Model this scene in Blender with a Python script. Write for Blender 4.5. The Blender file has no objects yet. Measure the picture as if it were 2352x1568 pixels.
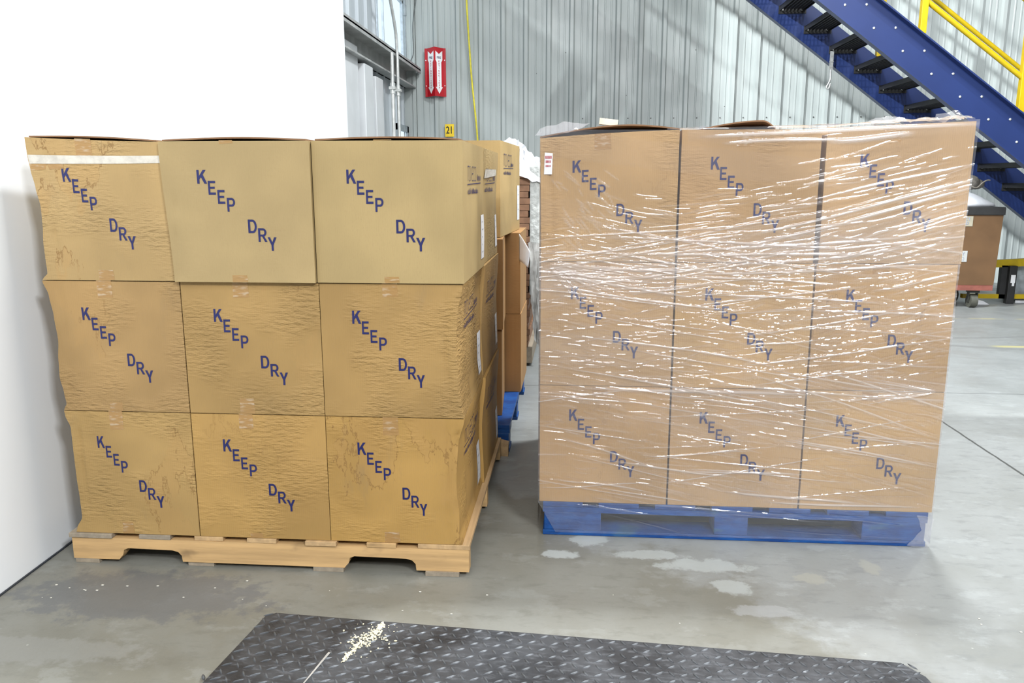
import bpy, bmesh, math, random
import numpy as np
from mathutils import Vector, Matrix, noise
random.seed(7); rng = np.random.default_rng(7)
S = bpy.context.scene; C = bpy.context.collection
PI = math.pi

# ------------------------------------------------------------------ camera
F, TH, RO, CH, YAW = 1848.1, .1963, -.0008, 1.144, .0785
def cam_axes():
    d = Vector((0, math.cos(TH), -math.sin(TH))); r = Vector((1, 0, 0)); u = r.cross(d)
    c, s = math.cos(RO), math.sin(RO)
    r, u = c*r + s*u, -s*r + c*u
    R = Matrix.Rotation(YAW, 3, 'Z')
    return R @ r, R @ u, R @ d
r_, u_, d_ = cam_axes()
cd = bpy.data.cameras.new('camera'); cam = bpy.data.objects.new('camera', cd); C.objects.link(cam)
m3 = Matrix((r_, u_, -d_)).transposed()
cam.matrix_world = Matrix.Translation((0, 0, CH)) @ m3.to_4x4()
cd.sensor_width = 36; cd.lens = 36*F/2352; cd.clip_start = .05; cd.clip_end = 200
S.camera = cam

# ------------------------------------------------------------------ world, exposure, hall lamps and added fills
S.view_settings.view_transform = 'Standard'; S.view_settings.look = 'None'
S.view_settings.gamma = 1; S.view_settings.use_curve_mapping = False
S.view_settings.exposure = -0.06
S.cycles.transparent_max_bounces = 16; S.cycles.max_bounces = 6
w = bpy.data.worlds.new('hall'); S.world = w; w.use_nodes = True
w.node_tree.nodes['Background'].inputs[0].default_value = (.80, .88, 1, 1)
w.node_tree.nodes['Background'].inputs[1].default_value = .22

def lamp(name, loc, tgt, size, energy, col, sy=None):
    l = bpy.data.lights.new(name, 'AREA'); l.shape = 'RECTANGLE'; l.size = size; l.size_y = sy or size
    l.energy = energy; l.color = col
    o = bpy.data.objects.new(name, l); C.objects.link(o); o.location = loc
    o.rotation_euler = (Vector(tgt)-Vector(loc)).to_track_quat('-Z', 'Y').to_euler()
    return o
WH = (.97, .985, 1)
lamp('hall_lamp_front', (2.3, -1.9, 3.7), (0, 2.4, .6), .9, 240, WH, .22)
lamp('hall_lamp_rear', (1.4, 4.3, 6.0), (0.6, 3.0, 0), .5, 390, (.94, .97, 1))
lamp('hall_lamp_side', (-6.5, .85, 7.9), (3, 8.5, 1.5), .30, 2900, (.93, .98, 1))
lamp('fill_light_right', (4.6, 2.6, 6.2), (.2, 2.2, .5), 1.2, 270, (.95, .98, 1))  # added fill, brightens the right floor and the white partition
lamp('hall_lamp_back_row', (1.0, -6.0, 6.0), (0, 3, .6), 3.2, 270, WH, .25)
lamp('streak_fill_row', (-.2, -3.2, 5.8), (0, 2.5, .6), 3.6, 110, WH, .2)  # added light, lengthens the highlight streaks on the film
lamp('hall_lamp_left', (-.9, -1.2, 5.6), (0, 2.4, .5), 1.5, 80, WH, .2)
lamp('hall_lamp_back_wall', (2.6, 4.5, 6.9), (2.9, 8.4, 2.0), .12, 200, (.93, .98, 1))

# ------------------------------------------------------------------ material helpers
class NT:
    def __init__(s, name):
        s.m = bpy.data.materials.new(name); s.m.use_nodes = True; s.t = s.m.node_tree
        s.t.nodes.clear(); s.out = s.n('ShaderNodeOutputMaterial')
    def n(s, typ, props=None, **inp):
        nd = s.t.nodes.new(typ)
        for k, v in (props or {}).items(): setattr(nd, k, v)
        for k, v in inp.items(): s.set(nd, k, v)
        return nd
    def set(s, nd, k, v):
        i = nd.inputs[int(k[1:])] if k[0] == '_' and k[1:].isdigit() else nd.inputs[k.replace('_', ' ')]
        if isinstance(v, bpy.types.NodeSocket): s.t.links.new(v, i)
        elif isinstance(v, bpy.types.Node): s.t.links.new(v.outputs[0], i)
        else: i.default_value = v
    def math(s, op, a, b=0.0, c=None, clamp=False):
        nd = s.n('ShaderNodeMath', {'operation': op, 'use_clamp': clamp}, _0=a, _1=b)
        if c is not None: s.set(nd, '_2', c)
        return nd.outputs[0]
    def mix(s, f, a, b, typ='MIX'):
        nd = s.n('ShaderNodeMix', {'data_type': 'RGBA', 'blend_type': typ}); nd.clamp_factor = True
        s.set(nd, '_0', f); s.set(nd, '_6', a); s.set(nd, '_7', b); return nd.outputs[2]
    def ramp(s, x, lo, hi, a=0.0, b=1.0):
        return s.n('ShaderNodeMapRange', {'interpolation_type': 'SMOOTHSTEP'}, _0=x, _1=lo, _2=hi, _3=a, _4=b).outputs[0]
    def coord(s, scale=(1, 1, 1), loc=(0, 0, 0), kind='Object'):
        tc = s.n('ShaderNodeTexCoord').outputs[kind]
        return s.n('ShaderNodeMapping', None, _0=tc, Scale=scale, Location=loc).outputs[0]
    def noise(s, v, sc, det=3, rough=.5):
        return s.n('ShaderNodeTexNoise', None, Vector=v, Scale=sc, Detail=det, Roughness=rough).outputs[0]
    def bump(s, h, dist, strength=1.0, nrm=None):
        nd = s.n('ShaderNodeBump', None, Height=h, Distance=dist, Strength=strength)
        if nrm is not None: s.set(nd, 'Normal', nrm)
        return nd.outputs[0]
    def bsdf(s, **k):
        p = s.n('ShaderNodeBsdfPrincipled', None, **k); s.t.links.new(p.outputs[0], s.out.inputs[0]); return s.m
def rgb(r, g, b): # 8-bit display colour -> linear
    f = lambda c: (c/255/12.92) if c/255 <= .04045 else ((c/255+.055)/1.055)**2.4
    return (f(r), f(g), f(b), 1)
def plain(name, col, rough=.5, metal=0., var=.12, sc=20, bump=0.):
    t = NT(name); v = t.coord(); n = t.noise(v, sc, 4)
    c = t.mix(t.ramp(n, .3, .7), tuple(x*(1-var) for x in col[:3])+(1,), tuple(min(1, x*(1+var)) for x in col[:3])+(1,))
    k = dict(Base_Color=c, Roughness=rough, Metallic=metal)
    if bump: k['Normal'] = t.bump(n, bump)
    return t.bsdf(**k)

def card(name, col, crink=.5, stain=.4, seed=0.0, wet=0.0):
    t = NT(name); v = t.coord(loc=(seed*3.1, seed*1.7, seed*2.3))
    tc = t.n('ShaderNodeTexCoord').outputs['Object']
    sx = t.n('ShaderNodeSeparateXYZ', None, _0=tc)
    big = t.noise(v, 4.0, 2); med = t.noise(v, 14, 4, .6)
    flut = t.n('ShaderNodeTexWave', {'wave_type': 'BANDS', 'bands_direction': 'X'}, Vector=v, Scale=52.0, Distortion=.6, Detail=1.0).outputs[1]
    flutb = t.n('ShaderNodeTexWave', {'wave_type': 'BANDS', 'bands_direction': 'Y'}, Vector=v, Scale=52.0, Distortion=.6, Detail=1.0).outputs[1]
    fib = t.noise(t.coord(scale=(1, 1, .25)), 420, 2)
    dk = tuple(c*.86 for c in col[:3])+(1,); lt = tuple(min(1, c*1.06) for c in col[:3])+(1,)
    c = t.mix(t.ramp(big, .3, .7), dk, lt)
    c = t.mix(t.math('MULTIPLY', flut, .05), c, dk)
    c = t.mix(t.math('MULTIPLY', t.ramp(fib, .5, .8), .20), c, (.28, .19, .10, 1))
    if stain > 0:
        vs = t.coord(scale=(1, 1, .45), loc=(seed*5.3+1, seed, seed*2))
        sn = t.noise(vs, 3.2, 7, .62)
        ring = t.math('SUBTRACT', 1.0, t.ramp(t.math('ABSOLUTE', t.math('SUBTRACT', sn, .56)), .0, .006))
        rm = t.ramp(t.noise(v, 6.5, 1), .50, .60)
        c = t.mix(t.math('MULTIPLY', t.math('MULTIPLY', ring, rm), .75*stain), c, (.20, .105, .035, 1))
        wetm = t.ramp(sn, .555, .575)
        c = t.mix(t.math('MULTIPLY', wetm, .28*stain+wet), c, (.40, .235, .085, 1))
        grim = t.math('MULTIPLY', t.ramp(t.noise(t.coord(scale=(1, 1, .3), loc=(seed, 3, seed)), 9, 5, .65), .56, .75), .45*stain)
        c = t.mix(grim, c, (.22, .16, .09, 1))
    # horizontal crinkles of damp board
    cr = t.noise(t.coord(scale=(.35, .35, 1.25), loc=(seed, 0, seed)), 95, 3, .55)
    mask = t.ramp(t.noise(t.coord(loc=(seed*7, 0, 1)), 4.5, 2), .42, .62)
    h = t.math('MULTIPLY', cr, t.math('MULTIPLY', mask, crink))
    h = t.math('ADD', h, t.math('MULTIPLY', flut, .018))
    nb = t.bump(h, .009, 1.0)
    return t.bsdf(Base_Color=c, Roughness=.62, Normal=nb, Specular_IOR_Level=.25)

def wood(name, col, axis=0, dark=.5):
    t = NT(name); sc = [12, 12, 12]; sc[axis] = .8
    v = t.coord(scale=sc); n = t.noise(v, 3.0, 6, .6); k = t.noise(t.coord(scale=(1, 1, 1.5)), 9, 3)
    c = t.mix(t.ramp(n, .3, .72), tuple(x*.78 for x in col[:3])+(1,), tuple(min(1, x*1.12) for x in col[:3])+(1,))
    c = t.mix(t.math('MULTIPLY', t.ramp(k, .56, .76), dark), c, (.05, .032, .02, 1))
    return t.bsdf(Base_Color=c, Roughness=.72, Normal=t.bump(n, .003, .6))

# ------------------------------------------------------------------ mesh helpers
def link(name, me, mat=None, parent=None, smooth=False):
    o = bpy.data.objects.new(name, me); C.objects.link(o)
    if mat is not None:
        for mm in (mat if isinstance(mat, (list, tuple)) else [mat]): me.materials.append(mm)
    if parent is not None: o.parent = parent
    if smooth:
        for p in me.polygons: p.use_smooth = True
    return o
def pymesh(name, vs, fs, mat=None, parent=None, smooth=False):
    me = bpy.data.meshes.new(name); me.from_pydata([tuple(v) for v in vs], [], fs); me.update()
    return link(name, me, mat, parent, smooth)
class MB:
    def __init__(s): s.bm = bmesh.new()
    def box(s, x0, x1, y0, y1, z0, z1, M=None, bev=0.0):
        r = bmesh.ops.create_cube(s.bm, size=1)
        T = Matrix.Translation(((x0+x1)/2, (y0+y1)/2, (z0+z1)/2)) @ Matrix.Diagonal((abs(x1-x0), abs(y1-y0), abs(z1-z0), 1))
        bmesh.ops.transform(s.bm, matrix=(M @ T) if M else T, verts=r['verts'])
        if bev:
            es = list({e for v in r['verts'] for e in v.link_edges})
            bmesh.ops.bevel(s.bm, geom=es, offset=bev, segments=2, affect='EDGES', profile=.6)
        return s
    def cyl(s, p, q, rad, seg=16, r2=None):
        p, q = Vector(p), Vector(q); d = q-p
        r = bmesh.ops.create_cone(s.bm, cap_ends=True, segments=seg, radius1=rad, radius2=rad if r2 is None else r2, depth=d.length)
        M = Matrix.Translation((p+q)/2) @ d.to_track_quat('Z', 'Y').to_matrix().to_4x4()
        bmesh.ops.transform(s.bm, matrix=M, verts=r['verts']); return s
    def prism(s, pts, ax, a, b):
        f = (lambda u, v, t: (u, t, v)) if ax == 1 else ((lambda u, v, t: (t, u, v)) if ax == 0 else (lambda u, v, t: (u, v, t)))
        A = [s.bm.verts.new(f(u, v, a)) for u, v in pts]; B = [s.bm.verts.new(f(u, v, b)) for u, v in pts]
        n = len(pts); s.bm.faces.new(A); s.bm.faces.new(B[::-1])
        for i in range(n): s.bm.faces.new((A[i], B[i], B[(i+1) % n], A[(i+1) % n]))
        return s
    def sph(s, c, r, sc=(1, 1, 1), seg=12):
        q = bmesh.ops.create_uvsphere(s.bm, u_segments=seg, v_segments=max(6, seg//2), radius=r)
        bmesh.ops.transform(s.bm, matrix=Matrix.Translation(c) @ Matrix.Diagonal((*sc, 1)), verts=q['verts']); return s
    def build(s, name, mat=None, parent=None, smooth=False):
        bmesh.ops.recalc_face_normals(s.bm, faces=s.bm.faces)
        me = bpy.data.meshes.new(name); s.bm.to_mesh(me); s.bm.free()
        o = link(name, me, mat, parent, False)
        if smooth:
            for p in me.polygons: p.use_smooth = len(p.vertices) == 4
        return o
def tube(name, pts, rad, mat, parent=None, res=8):
    cu = bpy.data.curves.new(name, 'CURVE'); cu.dimensions = '3D'; cu.bevel_depth = rad; cu.bevel_resolution = 3; cu.resolution_u = res
    sp = cu.splines.new('NURBS'); sp.points.add(len(pts)-1)
    for p, q in zip(sp.points, pts): p.co = (*q, 1)
    sp.use_endpoint_u = True; sp.order_u = min(4, len(pts))
    o = bpy.data.objects.new(name, cu); C.objects.link(o)
    dg = bpy.context.evaluated_depsgraph_get(); me = bpy.data.meshes.new_from_object(o.evaluated_get(dg))
    bpy.data.objects.remove(o); me.name = name
    return link(name, me, mat, parent, True)
def thing(name, label, cat, loc=(0, 0, 0), rz=0, group=None):
    o = bpy.data.objects.new(name, None); C.objects.link(o); o.location = loc; o.rotation_euler = (0, 0, rz)
    o.empty_display_size = .1; return tag(o, label, cat, group)
def tag(o, label, cat, group=None):
    o['label'] = label; o['category'] = cat
    if group: o['group'] = group
    return o
def struct(o): o['kind'] = 'structure'; return o

# ------------------------------------------------------------------ letters as stroke quads in a unit cell
def arc(cx, cy, rx, ry, a0, a1, tx, ty, n=10):
    Q = []
    P = [(math.radians(a0+(a1-a0)*i/n)) for i in range(n+1)]
    for i in range(n):
        a, b = P[i], P[i+1]
        Q.append([(cx+rx*math.cos(a), cy+ry*math.sin(a)), (cx+rx*math.cos(b), cy+ry*math.sin(b)),
                  (cx+(rx-tx)*math.cos(b), cy+(ry-ty)*math.sin(b)), (cx+(rx-tx)*math.cos(a), cy+(ry-ty)*math.sin(a))])
    return Q
def bar(x0, x1, y0, y1): return [(x0, y0), (x1, y0), (x1, y1), (x0, y1)]
GL = {
 'K': [bar(0, .24, 0, 1), [(.20, .26), (.20, .52), (.66, 1), (.98, 1)], [(.40, .52), (.60, .72), (1.04, 0), (.74, 0)]],
 'E': [bar(0, .24, 0, 1), bar(.2, .92, 0, .16), bar(.2, .92, .84, 1), bar(.2, .82, .43, .58)],
 'P': [bar(0, .24, 0, 1), bar(.2, .58, .85, 1), bar(.2, .58, .37, .52)] + arc(.58, .685, .40, .315, -90, 90, .24, .16),
 'D': [bar(0, .24, 0, 1), bar(.2, .5, .84, 1), bar(.2, .5, 0, .16)] + arc(.5, .5, .48, .5, -90, 90, .24, .16),
 'R': [bar(0, .24, 0, 1), bar(.2, .58, .85, 1), bar(.2, .58, .40, .54)] + arc(.58, .70, .38, .30, -90, 90, .24, .15) + [[(.40, .44), (.66, .44), (1.02, 0), (.74, 0)]],
 'Y': [bar(.38, .62, 0, .45), [(0, 1), (.28, 1), (.62, .42), (.38, .42)], [(1, 1), (.72, 1), (.38, .42), (.62, .42)]],
}
KEEP = [('K', .2285, .198, .062), ('E', .297, .275, .053), ('E', .356, .339, .053), ('P', .417, .394, .0565),
        ('D', .553, .546, .062), ('R', .620, .608, .0605), ('Y', .684, .672, .062)]
# thin line logo, strokes as polylines in unit cell
def ln(p, q, t=.06):
    dx, dy = q[0]-p[0], q[1]-p[1]; L = math.hypot(dx, dy); nx, ny = -dy/L*t/2, dx/L*t/2
    return [(p[0]+nx, p[1]+ny), (q[0]+nx, q[1]+ny), (q[0]-nx, q[1]-ny), (p[0]-nx, p[1]-ny)]
def poly(pts, t=.06): return [ln(pts[i], pts[i+1], t) for i in range(len(pts)-1)]
TH_ = {
 'm': poly([(0, 0), (0, 1), (.4, 1), (.4, 0)]) + poly([(.4, 1), (.8, 1), (.8, 0)]),
 'o': poly([(.1, 0), (.6, 0), (.7, .2), (.7, .8), (.6, 1), (.1, 1), (0, .8), (0, .2), (.1, 0)]),
 'v': poly([(0, 1), (.35, 0), (.7, 1)]),
 'e': poly([(.7, .1), (.6, 0), (.1, 0), (0, .2), (0, .8), (.1, 1), (.6, 1), (.7, .8), (.7, .5), (0, .5)]),
 'c': poly([(.7, .15), (.6, 0), (.1, 0), (0, .2), (0, .8), (.1, 1), (.6, 1), (.7, .85)]),
 'r': poly([(0, 0), (0, 1), (.5, 1), (.6, .85)]),
}

# ------------------------------------------------------------------ carton builder
INK = plain('navy_print', rgb(25, 29, 84), .55, var=.12, sc=60)
TAPE = NT('clear_tape'); _g = TAPE.n('ShaderNodeBsdfPrincipled', None, Base_Color=(.55, .34, .15, 1), Roughness=.22)
_tn = TAPE.noise(TAPE.coord(scale=(1, 1, 4)), 30, 3)
_tr = TAPE.n('ShaderNodeBsdfTransparent', None, Color=(.97, .88, .72, 1)); TAPE.set(_g, 'Normal', TAPE.bump(_tn, .003))
TAPE.set(_g, 'Base Color', TAPE.mix(TAPE.ramp(_tn, .5, .72), (.50, .31, .13, 1), (.70, .58, .42, 1)))
_mx = TAPE.n('ShaderNodeMixShader', None, _0=.55, _1=_tr, _2=_g); TAPE.t.links.new(_mx.outputs[0], TAPE.out.inputs[0]); TAPE = TAPE.m
WTAPE = plain('white_frosted_tape', rgb(196, 190, 178), .3, var=.12, sc=40, bump=.004)
EDGE = plain('flap_board', (.22, .115, .055, 1), .8)
PAPER = plain('white_label_paper', (.82, .83, .85, 1), .5, var=.03)
GREYINK = plain('grey_print', (.25, .27, .33, 1), .6)

def interp(prof, z):
    if not prof: return 0.0
    if z <= prof[0][0]: return prof[0][1]
    for (a, va), (b, vb) in zip(prof, prof[1:]):
        if z <= b:
            t = (z-a)/(b-a); t = t*t*(3-2*t); return va+(vb-va)*t
    return prof[-1][1]
def make_def(w, d, h, left=None, right=None, bulge=.0015, wav=.002, seed=0., creases=(), corner=None, sbulge=.003, droop=0., rtop=0., side_=False):
    corner = corner or {}
    def D(x, y, z):
        a, b, c = x/w, y/d, z/h
        X, Y, Z = x, y, z
        X += interp(left, z)*max(0., 1-a*2.2)**1.5 if left else 0.
        X += interp(right, z)*max(0., (a-.55)/.45)**1.6 * (1-.4*b) if right else 0.
        Y -= bulge*math.sin(PI*min(1, max(0, a)))*math.sin(PI*c)*(1-b)
        nf = math.sin(PI*min(1, max(0, c)))*(min(1, max(0., min(a, 1-a)*6))*.8+.2)
        Y += wav*noise.noise(Vector((X*5+seed, z*5, seed)))*nf*(1-b)
        if side_ and a > .98: X += (sbulge*math.sin(PI*c)*math.sin(PI*b) + wav*1.5*noise.noise(Vector((y*6, z*6, seed+9)))*math.sin(PI*c))*(a-.98)/.02
        for (cx, cw, cd, z0, z1) in creases:
            if z0 <= z <= z1:
                u = (X-cx-.004*math.sin(z*18+seed))/cw
                if abs(u) < 1: Y += cd*(1-abs(u))*min(1, (z-z0)*25, (z1-z)*25)*(1-b)
        Z -= droop*math.sin(PI*a)*c*(1-b)
        Z += rtop*a*c
        for (ca, cb, cc), off in corner.items():
            k = (a if ca else 1-a)*(b if cb else 1-b)*(c if cc else 1-c)
            k = max(0, k)**1.5; X += off[0]*k; Y += off[1]*k; Z += off[2]*k
        return Vector((X, Y, Z))
    return D
def facegrid(D, o, U, V, nu, nv, vs, fs, off=None):
    s = len(vs)
    for j in range(nv+1):
        for i in range(nu+1):
            p = o+U*(i/nu)+V*(j/nv); q = D(*p)
            vs.append(q+(off or Vector((0, 0, 0))))
    for j in range(nv):
        for i in range(nu):
            a = s+j*(nu+1)+i; fs.append((a, a+1, a+nu+2, a+nu+1))
def quads_on(D, quads, mapf, off, cell=.006):
    vs, fs = [], []
    for q in quads:
        P = [Vector(mapf(*p)) for p in q]
        nu = max(1, int((P[1]-P[0]).length/cell)); nv = max(1, int((P[3]-P[0]).length/cell)); s = len(vs)
        for j in range(nv+1):
            for i in range(nu+1):
                a, b = i/nu, j/nv
                p = P[0]*(1-a)*(1-b)+P[1]*a*(1-b)+P[2]*a*b+P[3]*(1-a)*b
                vs.append(D(*p)+off)
        for j in range(nv):
            for i in range(nu):
                k = s+j*(nu+1)+i; fs.append((k, k+1, k+nu+2, k+nu+1))
    return vs, fs
FOFF = Vector((0, -.0009, 0)); SOFF = Vector((.0014, 0, 0))
LETTERS = plain('lettering_ink', rgb(25, 29, 84), .55)
def carton(label, loc, w, d, h, mat, rz=0, detail=True, keep=True, side=False, tapes=(), flap=None, group=None,
           label_side=None, slant=0., kdx=0., band=False, name='cardboard_box', side_tape=None, **df):
    t = thing(name, label, 'box', loc, rz, group)
    D = make_def(w, d, h, side_=side, **df)
    n = 44 if detail else 6; m = 24 if (detail and side) else 6
    vs, fs = [], []
    X, Y, Z = Vector((w, 0, 0)), Vector((0, d, 0)), Vector((0, 0, h)); O = Vector((0, 0, 0))
    facegrid(D, O, X, Z, n, n, vs, fs); facegrid(D, X, Y, Z, m, n, vs, fs)
    facegrid(D, Y, -Y, Z, 12 if detail else 4, n, vs, fs); facegrid(D, X+Y, -X, Z, n, n, vs, fs)
    facegrid(D, Z, X, Y, n, 8, vs, fs); facegrid(D, Y, X, -Y, n, 8, vs, fs)
    pymesh('box_body', vs, fs, mat, t, True)
    if keep:
        LH = .0963*h
        for word, part in (('KEEP', KEEP[:4]), ('DRY', KEEP[4:])):
            Q = []
            for ch, a, top, lw in part:
                for q in GL[ch]:
                    Q.append([((a+kdx)*w+px*lw*w + slant*(py-1)*LH, h*(1-top)-LH+py*LH) for px, py in q])
            vs, fs = quads_on(D, Q, lambda x, z: (x, 0, z), FOFF)
            o = pymesh('printed_word', vs, fs, INK, t); o['label'] = 'navy blue letters %s stepping down to the right' % word
    if side:
        Q = []
        word = 'moveco'; x = 0
        for ch in word:
            for q in TH_[ch]: Q.append([(x+px, py*1.9) for px, py in q])
            x += 1.15 if ch == 'm' else .95
        k = .20*d/.5/x*1.0
        L = [[(.10+px*k, h-.105+py*k*.62) for px, py in q] for q in Q]
        z0 = h-.117
        L.append([(.09, z0), (.40, z0+.004), (.40, z0+.0065), (.09, z0+.0025)])
        rr = random.Random(3)
        for (xa, xb, za, zb) in ((.315, .405, h-.105, h-.085), (.09, .33, h-.142, h-.125)):
            xx = xa
            while xx < xb:
                if rr.random() < .85: L.append(bar(xx, xx+.0035, za+rr.random()*.004, zb-rr.random()*.008))
                if rr.random() < .4: L.append(bar(xx, xx+.006, za, za+.003))
                xx += .0065
        vs, fs = quads_on(D, L, lambda y, z: (w, y, z), SOFF, .01)
        o = pymesh('printed_logo', vs, fs, INK, t); o['label'] = 'thin navy logo with an underline and a small line of print'
    if label_side:
        y0, y1, z0, z1 = label_side
        vs, fs = quads_on(D, [bar(y0, y1, z0, z1)], lambda y, z: (w, y, z), SOFF, .012)
        o = pymesh('shipping_label', vs, fs, PAPER, t); o['label'] = 'white paper label'
        L = []
        for k in range(5):
            zz = z1-.02-k*.024
            for i in range(4 if k in (1, 4) else 2): L.append(bar(y0+.02+i*.009, y0+.024+i*.009, zz-.004, zz))
        vs, fs = quads_on(D, L, lambda y, z: (w, y, z), SOFF*1.6, .012)
        pymesh('label_print', vs, fs, GREYINK, bpy.data.objects[o.name])
    if side_tape:
        y0, y1, z0, z1 = side_tape
        vs, fs = quads_on(D, [[(y0, z0), (y1, z0+.012), (y1-.01, z1+.004), (y0+.006, z1)]], lambda y, z: (w, y, z), SOFF*1.5, .012)
        o = pymesh('torn_tape', vs, fs, WTAPE, t, True); o['label'] = 'torn piece of frosted tape over the print'
    for (cx, tw, z0, z1) in tapes:
        vs, fs = quads_on(D, [[(cx-tw/2, z0), (cx+tw/2, z0+.002), (cx+tw/2-.002, z1), (cx-tw/2, z1)]], lambda x, z: (x, 0, z), FOFF*.8, .008)
        if z1 >= h-.001:
            s = len(vs); v2, f2 = quads_on(D, [bar(cx-tw/2, cx+tw/2, 0, .06)], lambda x, y: (x, y, h), Vector((0, 0, .0012)), .01)
            vs += v2; fs += [tuple(i+s for i in f) for f in f2]
        pymesh('packing_tape', vs, fs, TAPE, t, True)
    if band:
        vs, fs = quads_on(D, [[(.002, h-.068), (w-.004, h-.057), (w-.004, h-.037), (.002, h-.045)]], lambda x, z: (x, 0, z), FOFF*1.3, .006)
        o = pymesh('packing_tape', vs, fs, WTAPE, t, True); o['label'] = 'long frosted white tape running across the front'
        vs, fs = quads_on(D, [[(.002, h-.085), (.09, h-.078), (.09, h-.066), (.002, h-.069)]], lambda x, z: (x, 0, z), FOFF*1.2, .006)
        pymesh('packing_tape', vs, fs, TAPE, t, True)
    if flap:
        x0, x1, lift, depth, peak = flap
        vs, fs = [], []; N = 24; th = .004
        for layer in (0, 1):
            for j in (0, 1, 2):
                for i in range(N+1):
                    a = i/N; s = min(1, a/peak) if a < peak else min(1, (1-a)/(1-peak)); s = math.sin(s*PI/2)
                    x = x0+(x1-x0)*a; y = .002+depth*j/2
                    q = D(x, y, h); q.z += .0006+layer*th+lift*s*(1-j/2)
                    vs.append(q)
        R = N+1
        for j in range(2):
            for i in range(N):
                a = j*R+i; fs.append((a, a+1, a+R+1, a+R)); b = a+3*R; fs.append((b, b+R, b+R+1, b+1))
        for i in range(N):
            fs.append((i, i+3*R, i+1+3*R, i+1)); a = 2*R+i; fs.append((a, a+1, a+1+3*R, a+3*R))
        for j in range(2):
            a = j*R; fs.append((a, a+R, a+R+3*R, a+3*R)); b = a+N; fs.append((b, b+3*R, b+4*R, b+R))
        pymesh('top_flap', vs, fs, EDGE, t)
    return t

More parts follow.
